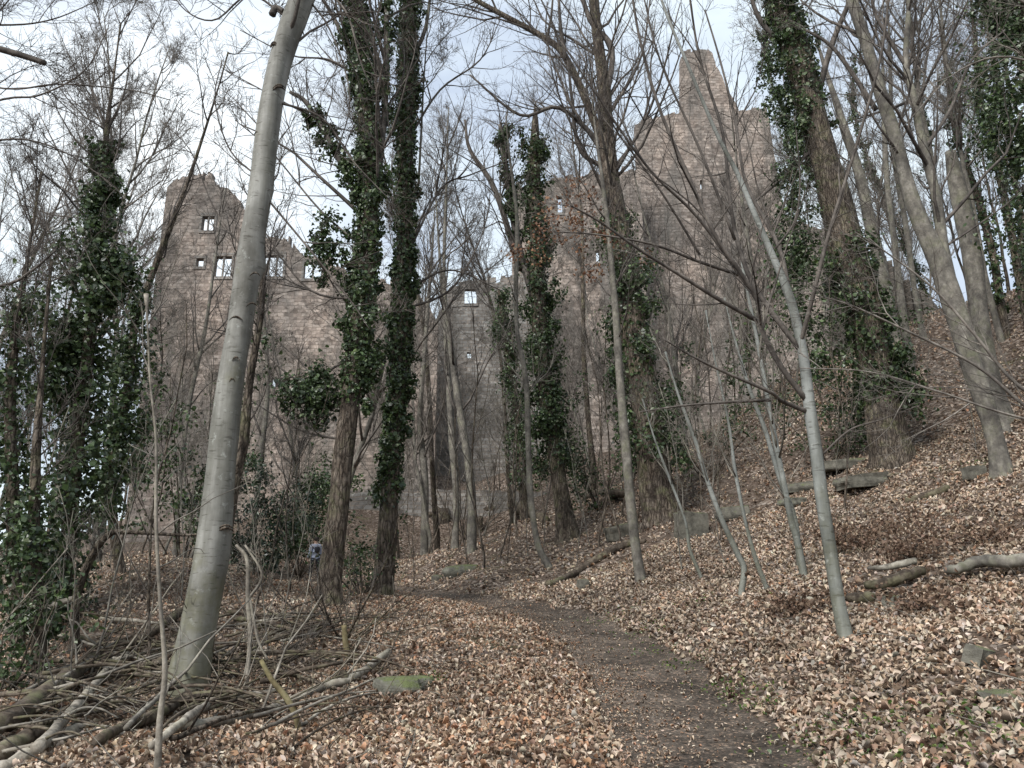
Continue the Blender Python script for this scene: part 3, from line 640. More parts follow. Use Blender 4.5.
# 2, 3 the two ivy-clad trees
hero('ivy_clad_tree', 'ivy-clad tree with bare brown lower trunk, left of a close pair', 'tree',
     [(328, 604, 30), (331, 570, 25), (335, 540, 23), (339, 500, 22), (343, 455, 21), (350, 405, 21), (359, 330, 22), (366, 250, 22), (370, 160, 20), (362, 70, 20), (354, -10, 17), (350, -60, 14)],
     'bark_warm', limbs=[([(366, 220), (340, 160), (308, 105), (290, 92)], 9, 4), ([(368, 260), (378, 180), (386, 90), (387, 0), (392, -60)], 9, 5), ([(352, 60), (335, 20), (310, -20)], 7, 3), ([(348, 360), (300, 380), (255, 345), (210, 330)], 3, 1.2), ([(362, 80), (330, 60), (290, 55), (240, 30)], 3, 1), ([(366, 180), (330, 130), (280, 100), (225, 70)], 3, 1), ([(366, 250), (320, 210), (270, 150), (235, 120)], 3, 1), ([(360, 300), (310, 290), (270, 240), (250, 200)], 3, 1), ([(345, 440), (300, 430), (250, 400)], 3, 1.2)],
     crown_plan=plan(16, .7, .22, 6, 5, 0), seed=3, top_extra=5,
     ivy=[(-60, 415, 8800, .32, .105, 60, .5), ([(368, 200), (340, 155), (300, 98)], 0, 1500, .30, .10, 16, .1), ([(340, 400), (310, 385), (285, 400)], 0, 1100, .45, .10, 10, .1), ([(350, 290), (322, 250), (330, 210)], 0, 900, .42, .10, 10, .1), ([(384, 120), (388, 30), (387, -10)], 0, 1100, .22, .095, 14, .2), ([(330, 420), (312, 400), (318, 365)], 0, 700, .4, .1, 8, .1)])
hero('ivy_clad_tree', 'ivy-clad tree, right of a close pair, straighter and slimmer', 'tree',
     [(382, 596, 27), (385, 565, 23), (389, 500, 21), (393, 440, 19), (399, 370, 19), (403, 300, 19), (405, 220, 18), (406, 130, 18), (408, 50, 18), (411, -20, 16), (413, -60, 14)],
     'bark_warm', limbs=[([(410, 60), (425, 30), (432, -20)], 6, 3), ([(408, 140), (440, 90), (480, 60), (500, 20)], 3, 1), ([(405, 260), (440, 190), (470, 175), (510, 160)], 3, 1), ([(402, 310), (450, 290), (480, 240), (490, 200)], 3, 1), ([(406, 290), (450, 270), (500, 290)], 3, 1)], crown_plan=plan(12, .75, .2, 6, 5, 0), seed=4, top_extra=5,
     ivy=[(-60, 515, 9000, .22, .10, 70, .6), ([(398, 330), (372, 350), (350, 330)], 0, 500, .3, .09, 6, .1)])
# 4 middle ivy tree
hero('ivy_clad_tree', 'bushy ivy-clad tree in the middle, its stump-like top ending below the sky', 'tree',
     [(568, 540, 27), (562, 500, 18), (555, 450, 18), (546, 400, 18), (540, 330, 17), (536, 250, 15), (534, 180, 14), (535, 128, 8)], 'bark', limbs=[([(534, 300), (515, 230), (503, 150), (500, 125)], 9, 5), ([(520, 270), (495, 190), (470, 150), (465, 120)], 8, 3)],
     crown_plan=plan(12, .5, .18, 6, 5, 0), seed=5, top_extra=1,
     ivy=[(125, 475, 7500, .46, .12, 70, .3), ([(515, 235), (506, 170), (502, 128)], 0, 2100, .30, .115, 24, .3)])
hero('ivy_column', 'leafy dark green column of ivy on a thin dead stem, left of the middle tree', 'ivy-covered stem',
     [(524, 506, 9), (523, 480, 8), (520, 430, 8), (512, 380, 8), (505, 330, 8), (500, 290, 6)], 'bark', Y=31, seed=6, broken=True, sides=8,
     ivy=[(288, 488, 3400, .46, .115, 40, .2), ([(525, 400), (525, 440), (523, 465)], 0, 600, .3, .11, 8, .2)])
# 5 forked grey tree
hero('forked_tree', 'tall grey tree with ivy round its middle and a fork high against the sky', 'tree',
     [(664, 520, 46), (656, 480, 38), (648, 430, 34), (638, 360, 30), (629, 300, 27), (622, 245, 26), (612, 190, 22), (607, 150, 18), (604, 90, 14), (598, 40, 12), (592, -20, 11), (590, -70, 9)],
     'bark_warm', limbs=[([(610, 165), (590, 110), (567, 60), (548, 40), (490, 8), (440, -20)], 11, 5, 1.5), ([(604, 110), (612, 50), (590, 20), (575, -30)], 8, 5), ([(610, 170), (580, 150), (572, 100), (568, 60)], 6, 3), ([(608, 150), (560, 108), (520, 115), (470, 75)], 6, 2), ([(566, 60), (560, 20), (558, -30)], 5, 3), ([(606, 120), (640, 60), (650, 0)], 4, 2)],
     crown_plan=plan(22, .45, .24, 7, 5, 0), seed=7, top_extra=5,
     ivy=[(205, 470, 5200, .55, .12, 46, .25)])
t6 = hero('slim_tree', 'slim straight pale trunk with withered brown leaves near its top', 'tree',
     [(641, 582, 13), (632, 520, 11), (626, 450, 10), (620, 380, 9), (616, 320, 8), (612, 270, 7), (606, 210, 5), (598, 150, 3)], 'bark_grey', crown_plan=plan(16, .45, .2, 7, 4, 0, 60), seed=8, top_extra=1.5, sides=9)
r = np.random.default_rng(5); c0 = at(585, 225, t6.location.y); K = 750; kc = c0 + r.normal(size=(26, 3)) * np.array([.9, .5, .65]); C = kc[r.integers(0, 26, K)] + r.normal(size=(K, 3)) * .12
V, F_ = leaf_quads(C, norm(r.normal(size=(K, 3))), .05 + .05 * r.random(K), r, .5, .6)
link('withered_leaves', mesh_np('withered_leaves', V - np.array(t6.location), [F_], M['dry'], False, np.repeat(pick([(.23, .125, .075), (.18, .10, .065), (.33, .22, .14)], [3, 2, 1], K, r), 6, 0)), t6)
hero('slim_tree', 'thin wavy pale stem in front of the middle ivy tree', 'tree',
     [(549, 568, 8), (538, 545, 7), (531, 500, 7), (528, 440, 6), (526, 380, 6), (517, 330, 5), (516, 280, 5), (517, 220, 4), (510, 160, 3)], 'bark_grey', crown_plan=plan(10, .4, .2, 6, 4, 0), seed=9, top_extra=1.5, sides=8, twig='twig_pale')
# 8 the big ivy tree on the right
hero('ivy_clad_tree', 'massive leaning tree on the right, ivy trailing from its upper trunk', 'tree',
     [(892, 458, 46), (886, 430, 43), (880, 390, 37), (870, 340, 36), (856, 280, 36), (840, 220, 36), (826, 165, 31), (811, 110, 30), (795, 50, 29), (780, 0, 27), (765, -60, 24)],
     'bark', limbs=[([(812, 120), (830, 50), (850, 0), (860, -30)], 8, 4, -1.5), ([(822, 140), (780, 180), (745, 210)], 6, 2), ([(800, 60), (760, 20), (745, -30)], 7, 4)],
     crown_plan=plan(16, .7, .22, 6, 5, 0), seed=10, top_extra=6, flare=.5, sides=18,
     ivy=[(-60, 130, 3000, .34, .12, 30, .5), (235, 415, 3600, .42, .12, 36, .35), ([(800, 120), (795, 190), (800, 260)], 0, 1400, .5, .11, 20, .1), ([(790, 230), (800, 300), (830, 370)], 0, 2000, .7, .11, 24, .1), ([(880, 340), (900, 380), (910, 415)], 0, 900, .5, .11, 14, .1), ([(775, 30), (768, 80), (775, 130)], 0, 700, .4, .1, 12, .1)])
# 9 slim beech with long arching branches
hero('young_beech', 'slim silvery beech with long arching branches, nearest tree on the right', 'tree',
     [(846, 640, 17), (838, 600, 15), (830, 550, 15), (822, 500, 14.5), (816, 450, 13.5), (810, 410, 13), (804, 360, 11), (796, 320, 10), (787, 290, 9), (770, 250, 7), (755, 215, 6), (738, 175, 5), (715, 130, 4), (690, 70, 3.5), (665, 10, 3), (650, -40, 2)],
     'beech_slim', limbs=[([(806, 400), (780, 365), (762, 330), (757, 300), (742, 275), (715, 235), (690, 180), (660, 110), (640, 40), (630, -20)], 6, 2.5, -1), ([(799, 348), (770, 310), (750, 278), (737, 240), (730, 200), (722, 130), (700, 60), (690, 0)], 6, 2.5, .5),
       ([(800, 345), (812, 300), (830, 230), (855, 150), (880, 60), (890, -10)], 5, 2, -1.2), ([(788, 285), (780, 250), (765, 220), (745, 180), (735, 120), (720, 60), (705, 10)], 5, 2, 1.0), ([(760, 322), (720, 300), (680, 275), (640, 250), (600, 222), (570, 205)], 5, 1.5, -1.0),
       ([(740, 275), (700, 262), (655, 245), (600, 235), (560, 232)], 4, 1.2, -.5), ([(808, 412), (780, 400), (770, 392), (720, 370), (690, 355), (665, 340)], 5, 1.5, -.8), ([(770, 400), (730, 402), (680, 406), (640, 412)], 4, 1.2, -.6), ([(776, 248), (795, 220), (800, 180), (796, 130)], 3, 1.2), ([(757, 300), (700, 220), (650, 170), (600, 100), (560, 40)], 4, 1.5, -1.2),
       ([(735, 240), (700, 150), (660, 60), (640, -20)], 3.5, 1.5, -.6), ([(822, 455), (850, 430), (880, 420), (920, 405)], 2.5, 1, -.4), ([(700, 255), (660, 190), (610, 120), (590, 60)], 3, 1, -.8)],
     limb_plan=[dict(count=13, t0=.15, t1=1, ang=40, lratio=.30, rratio=.009, updir=.12, wob=.10, n=6, sides=4, fall=.4), dict(count=5, t0=.15, t1=1, ang=38, lratio=.45, rratio=.009, updir=.05, wob=.12, n=5, sides=3, fall=.4), dict(count=2, t0=.2, t1=1, ang=38, lratio=.5, rratio=.009, updir=.05, wob=.15, n=4, sides=3, fall=.4)],
     seed=11, top_extra=1.5, sides=12, flare=.35, rough=.02, minr=.0022, crown_plan=None)
# 10 forked tree right
hero('forked_tree', 'brown trunk at the right edge that forks into two pale stems', 'tree',
     [(1003, 474, 21), (996, 440, 19), (984, 400, 21), (970, 360, 22), (957, 318, 23), (947, 285, 21), (934, 250, 20), (912, 200, 15), (896, 140, 13), (880, 90, 14), (865, 40, 12), (850, -5, 12), (835, -60, 10)],
     'bark_grey', limbs=[([(955, 295), (945, 262), (937, 200), (924, 150), (914, 100), (906, 65), (908, 20), (912, -40)], 13, 5), ([(906, 66), (890, 40), (874, 10), (870, -30)], 5, 3), ([(876, 110), (850, 70), (830, 45), (806, 30)], 6, 3), ([(924, 150), (950, 110), (972, 60), (1005, 30)], 5, 2), ([(940, 250), (985, 220), (1024, 190)], 3, 1)],
     crown_plan=plan(14, .55, .24, 7, 5, 0), seed=12, top_extra=5)
hero('dead_tree', 'broken dead trunk with a snapped-off top, behind the forked tree at right', 'tree',
     [(1000, 425, 27), (990, 380, 22), (980, 320, 20), (972, 260, 19), (963, 210, 18), (955, 175, 16), (950, 152, 11)], 'bark_grey', Y=18.7, seed=13, broken=True, crown_plan=plan(6, .3, .10, 4, 3, 0), flare=1.2)
hero('ivy_clad_tree', 'ivy-smothered tree filling the top right corner', 'tree',
     [(1085, 420, 34), (1070, 320, 30), (1055, 220, 28), (1040, 120, 26), (1025, 20, 24), (1015, -50, 20)], 'bark', Y=17, seed=14, crown_plan=plan(16, .5, .26, 7, 5, 0), top_extra=5,
     ivy=[(-60, 230, 4800, 1.25, .12, 50, .1), ([(1030, 60), (1000, 10), (985, -30)], 0, 1800, .5, .11, 20, .1), ([(1030, 150), (1005, 120), (1000, 60)], 0, 1500, .6, .11, 18, .1)])
# slender ridge trees at right, some with ivy
for k, (a, lb, iv) in enumerate([
    ([(1030, 330, 10), (1018, 270, 9), (1005, 200, 8), (992, 140, 7), (980, 100, 6), (975, 40, 5)], 'thin ivy-flecked trunk on the ridge between the dead trunk and the right edge', 1),
    ([(1000, 300, 9), (992, 250, 8), (975, 190, 7), (957, 140, 6), (948, 80, 5)], 'thin dark trunk on the ridge just right of the broken trunk', 1),
    ([(905, 330, 9), (900, 290, 8), (893, 230, 7), (886, 170, 6), (884, 100, 5)], 'thin trunk in front of the dark masonry lump', 0),
    ([(925, 345, 7), (916, 300, 6), (905, 220, 6), (893, 150, 5), (890, 60, 4)], 'thinnest pale stem beside the dark masonry lump', 0),
    ([(905, 395, 20), (897, 350, 17), (885, 290, 15), (872, 230, 13), (858, 170, 11), (845, 130, 10), (832, 90, 6)], 'grey trunk just right of the massive ivy tree', 0),
    ([(950, 340, 9), (946, 290, 8), (938, 220, 8), (930, 160, 7), (922, 110, 5)], 'ivy-covered thin stem left of the broken trunk', 1)]):
    hero('ridge_tree', lb, 'tree', a, 'bark_grey' if not iv else 'bark', Y=23 + k * 1.1, seed=20 + k, crown_plan=plan(12, .35, .22, 6, 5, 0), top_extra=3, sides=8,
         ivy=[(60, 320, 900, .22, .12, 20, .5)] if iv else ())

# left ivy trees
hero('ivy_clad_tree', 'tall pointed ivy-covered tree at the left, foliage widening downwards', 'tree',
     [(62, 668, 17), (64, 600, 16), (70, 520, 15), (78, 430, 15), (88, 350, 13), (97, 270, 11), (103, 200, 8), (107, 130, 5), (112, 90, 3)], 'bark', Y=13.5, seed=30, top_extra=1.5,
     limbs=[([(106, 150), (100, 110), (80, 60)], 3, 1), ([(108, 130), (125, 90), (130, 50)], 3, 1), ([(104, 180), (118, 150), (122, 100)], 3, 1)],
     crown_plan=plan(18, .45, .22, 6, 5, 0), ivy=[(140, 260, 1500, .28, .105, 24, .3), (230, 460, 2500, .75, .105, 24, .2), (420, 640, 1800, .60, .105, 24, .25), ([(80, 330), (60, 350), (45, 400)], 0, 1400, .5, .1, 16, .1), ([(100, 290), (120, 280), (128, 265)], 0, 1000, .4, .1, 12, .1)])
hero('ivy_clad_tree', 'slim ivy-covered trunk at the far left edge', 'tree',
     [(18, 640, 14), (14, 560, 13), (12, 480, 12), (10, 400, 11), (16, 330, 9), (24, 280, 5)], 'bark', Y=12.5, seed=31, top_extra=2, crown_plan=plan(14, .5, .25, 6, 5, 0),
     ivy=[(280, 600, 1900, .65, .10, 26, .25)])
hero('ivy_clad_tree', 'crooked ivy-wrapped trunk leaning right behind the left ivy trees', 'tree',
     [(131, 622, 12), (122, 580, 11), (113, 520, 10), (112, 470, 10), (122, 420, 10), (130, 370, 9), (136, 320, 8), (150, 280, 7), (165, 240, 6), (185, 190, 4), (205, 130, 3)], 'bark', Y=15.5, seed=32, top_extra=2, crown_plan=plan(12, .45, .2, 6, 5, 0),
     ivy=[(330, 520, 2300, .50, .105, 24, .3), (285, 335, 350, .16, .1, 10, .5)])
hero('ivy_clad_tree', 'low ivy-covered trunk right of the leftmost one', 'tree', [(40, 690, 15), (38, 620, 14), (34, 540, 12), (36, 460, 10), (40, 400, 7)], 'bark', Y=10.5, seed=33, top_extra=2, crown_plan=plan(10, .4, .25, 6, 4, 0),
     ivy=[(470, 640, 1000, .42, .085, 16, .3)])
hero('crooked_tree', 'crooked dark bare stem bending right at the left ivy trees', 'tree', [(75, 640, 10), (76, 600, 9), (90, 560, 9), (108, 535, 7), (128, 532, 5), (190, 535, 3)], 'bark', Y=11.8, seed=34, top_extra=.6, crown_plan=plan(8, .3, .15, 4, 3, 0), sides=8)
hero('slim_tree', 'thin pale sapling in the foreground crossing in front of the debris pile', 'sapling',
     [(157, 775, 8), (160, 720, 7), (165, 670, 6), (160, 600, 4.5), (156, 520, 4), (156, 440, 3), (150, 380, 2)], 'dead_pale', Y=5.6, seed=35, top_extra=.6, sides=8, flare=.1, crown_plan=[dict(count=9, t0=.25, t1=1, ang=50, lratio=.28, rratio=.008, updir=.2, wob=.14, n=6, sides=4, fall=.3), dict(count=3, t0=.2, t1=1, ang=40, lratio=.4, rratio=.008, updir=.1, wob=.14, n=4, sides=3)], minr=.0018, twig='twig_pale')
hero('slim_tree', 'pale forked sapling right of the large beech, split into three sticks', 'sapling',
     [(250, 640, 5), (248, 600, 5), (247, 560, 4), (236, 545, 3)], 'dead_pale', Y=9, seed=36, broken=True, sides=7, flare=.1, limbs=[([(248, 600), (262, 575), (245, 545)], 3, 2), ([(250, 600), (258, 640), (268, 660)], 3, 2)], twig='dead_pale', minr=.002)
EP = [dict(count=14, t0=.1, t1=1, ang=40, lratio=.34, rratio=.008, updir=.05, wob=.12, n=6, sides=4, fall=.4), dict(count=6, t0=.15, t1=1, ang=38, lratio=.45, rratio=.008, updir=.03, wob=.14, n=5, sides=3, fall=.4), dict(count=3, t0=.2, t1=1, ang=38, lratio=.5, rratio=.008, updir=.0, wob=.16, n=4, sides=3, fall=.4)]
hero('bare_tree', 'leafless tree just outside the left edge whose boughs reach into the upper left corner', 'tree', [(-115, 700, 30), (-110, 500, 28), (-105, 300, 26), (-100, 100, 24), (-95, -60, 20)], 'bark', Y=9.5, seed=70, top_extra=5, crown_plan=plan(10, .7, .2, 6, 5, 0), limb_plan=EP, minr=.0028,
     limbs=[([(-98, 20), (0, 49), (24, 56), (45, 63)], 8, 6.5), ([(-98, 130), (0, 100), (40, 95), (85, 70), (108, 28)], 3, 1.2), ([(-98, 20), (0, 25), (50, 20), (95, 2)], 3, 1), ([(-100, 300), (0, 286), (30, 272), (56, 250)], 4, 2), ([(-98, 60), (0, 88), (60, 84), (130, 90), (170, 100)], 2.6, 1), ([(-98, -30), (-20, 0), (40, -20)], 4, 2), ([(-100, 170), (0, 140), (60, 150), (120, 190)], 3, 1), ([(-98, 80), (-10, 20), (30, -30)], 3, 1)])
hero('bare_tree', 'leafless tree just outside the right edge whose thin boughs cross the right bank', 'tree', [(1125, 700, 26), (1122, 560, 24), (1118, 400, 22), (1112, 200, 20), (1105, 0, 18), (1100, -80, 14)], 'bark_grey', Y=8.5, seed=71, top_extra=5, crown_plan=plan(10, .7, .2, 6, 5, 0), limb_plan=EP, minr=.0022, twig='twig_mid',
     limbs=[([(1118, 440), (1024, 390), (975, 335), (935, 290), (890, 255), (855, 232)], 4, 1.2), ([(1118, 480), (1024, 405), (975, 365), (905, 330), (850, 305), (815, 295)], 4, 1.2), ([(1118, 440), (1010, 415), (940, 392), (870, 372), (800, 368)], 3, 1), ([(1110, 120), (1024, 60), (960, 70), (900, 130)], 3, 1), ([(1110, 60), (1020, 0), (960, -20)], 4, 2)])
# pale trunks in front of the castle centre
for k, (a, lb) in enumerate([
    ([(472, 500, 14), (466, 450, 12), (458, 400, 11), (450, 340, 9), (444, 280, 6), (446, 200, 4)], 'pale straight trunk before the castle, right of the close pair'),
    ([(456, 500, 10), (452, 440, 10), (449, 390, 9), (445, 330, 6), (440, 260, 4)], 'darker trunk just left of the pale straight one before the castle'),
    ([(690, 470, 10), (682, 420, 9), (676, 370, 8), (668, 310, 6), (650, 240, 4)], 'pale crooked trunk right of the forked tree before the castle'),
    ([(775, 470, 11), (768, 400, 10), (760, 340, 9), (752, 270, 7), (742, 200, 5)], 'grey trunk behind the slim silvery beech'),
    ([(255, 520, 9), (262, 450, 8), (268, 380, 7), (262, 300, 6), (258, 220, 4)], 'thin trunk just right of the large beech before the curtain wall'),
    ([(425, 515, 12), (424, 470, 11), (420, 420, 9), (424, 360, 7), (430, 280, 5)], 'short broken-looking trunk at the foot of the castle wall'),
    ([(175, 560, 9), (180, 480, 8), (190, 400, 7), (205, 330, 6), (215, 260, 4)], 'thin leaning trunk before the castle tower, left of the beech')]):
    a = [(q[0], q[1], q[2] * .72) for q in a]
    hero('bare_tree', lb, 'tree', a, 'bark_grey', Y=27 + k * 1.7, seed=40 + k, crown_plan=plan(16, .3, .26, 7, 5, 0), top_extra=4, sides=8)
# saplings on the right bank
for k, (a, y, lb) in enumerate([
    ([(741, 596, 8), (744, 570, 7), (738, 555, 7), (722, 520, 6), (707, 480, 5), (695, 440, 4), (680, 400, 3)], None, 'wavy sapling rising leftwards on the right bank'),
    ([(768, 592, 5), (756, 560, 5), (745, 520, 4), (735, 470, 4), (728, 420, 3), (715, 360, 2)], None, 'thin sapling beside the wavy one on the bank'),
    ([(804, 578, 9), (797, 540, 8), (791, 520, 8), (783, 480, 7), (775, 440, 6), (768, 400, 5), (757, 340, 4), (745, 280, 3)], None, 'pale double-bent sapling left of the silvery beech'),
    ([(702, 580, 4), (690, 550, 4), (685, 520, 3), (670, 480, 3), (655, 440, 2)], None, 'thin whip-like sapling in front of the square stone'),
    ([(795, 520, 6), (780, 480, 5), (765, 430, 5), (750, 390, 4), (735, 340, 3)], 14.5, 'slanting sapling higher on the bank behind the beech')]):
    hero('sapling', lb, 'sapling', a, 'beech_slim', Y=y, seed=50 + k, crown_plan=plan(9, .35, .3, 5, 3, 0), top_extra=.8, sides=8, flare=.2, minr=.0028, twig='twig_pale')
# multi-stem shrub
def shrub(name, label, px, py, stems, L, r0, seed, cat='shrub', m='bark', group=None, base=None, spread=.7, up=.5):
    r = np.random.default_rng(seed); b = ground_at(px, py) if base is None else np.array(base); root = thing(name, b, label, cat, group)
    az = r.random(stems) * 6.28; D0 = norm(np.stack([np.cos(az) * spread, np.sin(az) * spread, up + .5 * r.random(stems)], -1))
    p = b + np.stack([np.cos(az), np.sin(az), 0 * az - .3], -1) * .08; Ls = L * (.6 + .5 * r.random(stems)); q, w = walk(p, D0, Ls, r0 * (.5 + .6 * r.random(stems)), 8, .07, .05, r, .004, .3)
    tb = Tubes(); tb.add(q, w, 5); link('stem', tb.mesh('stem', M[m], b), root)
    tc_ = Tubes(); crown(tc_, q, w, Ls, r, [dict(count=6, t0=.25, t1=1, ang=35, lratio=.35, rratio=.009, updir=.15, wob=.12, n=5, sides=3), dict(count=4, t0=.2, t1=1, ang=38, lratio=.45, rratio=.008, updir=.1, wob=.14, n=4, sides=3)], .003)
    link('twigs', tc_.mesh('twigs', M['twig'], b), root); return root
shrub('coppiced_shrub', 'many-stemmed bare shrub fanning out from a dark stump beyond the path', 467, 540, 15, 6.0, .035, 60, spread=.65, up=.45)
shrub('coppiced_shrub', 'bare shrub on the log bank just left of the ivy column', 500, 505, 8, 5.0, .03, 61, spread=.4, up=.7)
shrub('coppiced_shrub', 'spreading bare shrub at the foot of the close pair of ivy trees', 345, 640, 12, 2.4, .018, 62, spread=1.1, up=.25)
shrub('coppiced_shrub', 'twiggy bare shrub at the lower left among the dead branches', 250, 680, 9, 1.6, .011, 63, spread=1.1, up=.3)

# ------------------------------------------------------------------ forest of bare trees: a few kinds, copied
def proto(height, r0, seed, pl, bark, twig='twig_mid', n=14, minr=.005, bend=.05):
    r = np.random.default_rng(seed); P, W = walk(np.array([[0, 0, -.4]]), norm(np.array([[.12 * r.normal(), .12 * r.normal(), 1.]])), np.array([height]), np.array([r0]), n, bend, .05, r, .01, .12)
    tb = Tubes(); V, F_ = trunk_mesh(P[0], W[0], 8, .4, 3, seed, .03); tb.extra.append((V, F_)); t = tb.mesh('trunk', M[bark], np.zeros(3))
    c = Tubes(); crown(c, P, W, np.array([height]), r, pl, minr); return t, c.mesh('crown', M[twig], np.zeros(3)), P[0], W[0]
protos = [proto(20, .125, 101, plan(24, .36, .26, 9, 7, 3), 'bark_grey'), proto(18, .11, 102, plan(26, .25, .24, 8, 7, 3), 'bark', n=18, bend=.07), proto(15, .085, 103, plan(26, .2, .26, 8, 6, 3), 'bark_grey', bend=.08),
          proto(22, .14, 104, plan(22, .42, .28, 10, 8, 3), 'bark'), proto(11, .06, 105, plan(22, .2, .28, 7, 6, 2), 'bark_grey', 'twig_pale', bend=.09, minr=.004), proto(13, .08, 106, plan(20, .25, .3, 8, 6, 2), 'bark', bend=.1)]
ivp = [mesh for mesh in [ivy_mesh('ivy', p[2], p[3], np.zeros(3), n_, .35, .14, np.random.default_rng(9 + i), clumps=50, flush=.4) for i, (p, n_) in enumerate([(protos[1], 2600), (protos[3], 3600)])]]
def place(k, x, y, label, cat, group, s=1.0, ivy=None, rz=None, name='bare_tree'):
    t = thing(name, (x, y, float(H(x, y))), label, cat, group); t.rotation_euler = (random.gauss(0, .04), random.gauss(0, .04), random.random() * 6.28 if rz is None else rz); t.scale = (s, s, s * random.uniform(.9, 1.1))
    link('trunk', protos[k][0], t); link('crown', protos[k][1], t)
    if ivy is not None: link('ivy', ivp[ivy], t)
    return t
rr = random.Random(4)
def band(n, px0, px1, y0, y1, kinds, label, group, smin=.8, smax=1.15, ivyp=0, name='bare_tree', avoid=()):
    for i in range(n):
        Yt = rr.uniform(y0, y1); px = px0 + (px1 - px0) * (i + rr.uniform(.1, .9)) / n; x = (px - 512) / F * Yt
        if abs(float(dpath(x, Yt))) < 1.3: x += 2.5
        k = rr.choice(kinds); iv = {1: 0, 3: 1}.get(k) if rr.random() < ivyp else None
        place(k, x, Yt, label, 'tree', group, rr.uniform(smin, smax), iv, name=name)
band(17, 120, 620, 32, 45, [2, 4, 4, 5, 4], 'slender leafless tree in the thicket before the castle walls', 'leafless trees before the castle')
band(12, 600, 860, 30, 46, [2, 4, 5, 4], 'slender leafless tree on the slope below the keep', 'leafless trees below the keep', ivyp=.3)
band(13, 860, 1110, 24, 42, [0, 1, 2, 5, 3], 'leafless tree standing on the ridge at the right', 'leafless trees on the ridge', ivyp=.4)
band(12, -140, 130, 22, 46, [0, 1, 2, 5, 2], 'leafless tree on the falling ground at the far left', 'leafless trees at the far left', ivyp=.25)
band(6, 600, 1000, 62, 72, [0, 3], 'tall leafless tree rising behind the castle', 'leafless trees behind the castle', .9, 1.2)
band(2, -60, 120, 24, 38, [0, 3], 'tall leafless tree whose crown nets the upper left sky', 'tall leafless trees at the left', 1.0, 1.25)
band(3, 420, 640, 32, 42, [0, 3], 'tall leafless tree whose crown nets the sky above the palace wall', 'tall leafless trees in the middle', 1.0, 1.25)
place(2, -5.2, 21.0, 'leafless tree behind the close pair of ivy trees', 'tree', None, 1.15)
place(0, -11.5, 20, 'leafless tree whose twigs fan out above the left ivy trees', 'tree', None, .8)

# thin undergrowth saplings
sp = [proto(3.6, .014, 201, [dict(count=12, t0=.2, t1=1, ang=42, lratio=.3, rratio=.008, updir=.25, wob=.12, n=5, sides=3), dict(count=5, t0=.2, t1=1, ang=38, lratio=.4, rratio=.008, updir=.1, wob=.12, n=4, sides=3)], 'bark_grey', 'twig_pale', minr=.0028, n=9, bend=.1),
      proto(2.2, .010, 202, [dict(count=10, t0=.15, t1=1, ang=45, lratio=.4, rratio=.008, updir=.2, wob=.12, n=5, sides=3), dict(count=4, t0=.2, t1=1, ang=38, lratio=.4, rratio=.008, updir=.1, wob=.12, n=4, sides=3)], 'dead_pale', 'twig_pale', minr=.0028, n=8, bend=.14),
      proto(5.2, .022, 203, [dict(count=16, t0=.2, t1=1, ang=40, lratio=.26, rratio=.008, updir=.25, wob=.12, n=5, sides=3), dict(count=6, t0=.2, t1=1, ang=38, lratio=.4, rratio=.008, updir=.1, wob=.12, n=4, sides=3)], 'bark', 'twig', minr=.0032, n=10, bend=.08)]
nb = len(protos); protos += sp
for (n, px0, px1, y0, y1, kinds, lb, gp) in [
    (26, 90, 330, 10.5, 22, [nb, nb + 1, nb + 2], 'thin leafless undergrowth sapling behind the large beech', 'undergrowth saplings on the left'),
    (10, -20, 120, 8.5, 16, [nb, nb + 1], 'thin leafless sapling among the ivy trunks at the left', 'saplings among the left ivy trees'),
    (20, 395, 640, 21, 30, [nb, nb + 2, nb + 2], 'thin leafless sapling on the bank beyond the path', 'saplings beyond the path'),
    (20, 650, 990, 15, 28, [nb, nb + 1, nb + 2], 'thin leafless sapling on the right bank', 'saplings on the right bank')    ,(34, 400, 840, 22, 38, [nb + 2], 'tall whip-thin leafless sapling between the middle trees and the castle', 'tall saplings before the castle')]:
    for i in range(n):
        Yt = rr.uniform(y0, y1); px = px0 + (px1 - px0) * (i + rr.random()) / n; x = (px - 512) / F * Yt
        if abs(float(dpath(x, Yt))) < 1.1: continue
        place(rr.choice(kinds), x, Yt, lb, 'sapling', gp, rr.uniform(.7, 1.3) * (1.5 if 'tall' in lb else 1), name='sapling')

# evergreen bushes
def bush(name, label, px, py, rx, rz, n, seed, size=.09, pal=None, Y=None, cat='bush'):
    r = np.random.default_rng(seed); b = ground_at(px, py) if Y is None else on_ground(px, Y); root = thing(name, b, label, cat)
    st = Tubes(); K = 9; az = r.random(K) * 6.28; D0 = norm(np.stack([.6 * np.cos(az), .6 * np.sin(az), .6 + .5 * r.random(K)], -1)); q, w = walk(np.repeat(b[None], K, 0) - np.array([0, 0, .1]), D0, rz * 1.5 * (.6 + .5 * r.random(K)), np.full(K, .022), 7, .1, .08, r); st.add(q, w, 5)
    link('stem', st.mesh('stem', M['bark'], b), root)
    nc = 60; ci = r.integers(0, K, nc); ti = r.integers(2, 7, nc); ctr = q[ci, ti] + r.normal(size=(nc, 3)) * rx * .22
    k = r.integers(0, nc, n); g = r.normal(size=(n, 3)); C = ctr[k] + g * rx * .13; C[:, 2] = np.maximum(C[:, 2], H(C[:, 0], C[:, 1]) + .03)
    V, F_ = leaf_quads(C, norm(g + r.normal(size=(n, 3)) + np.array([0, 0, .8])), size * (.5 + .8 * r.random(n)), r, .2, .6)
    link('leaves', mesh_np('leaves', V - b, [F_], M['ivy'], False, np.repeat(pick(pal or IVY_PAL, IVY_W, n, r), 6, 0)), root)
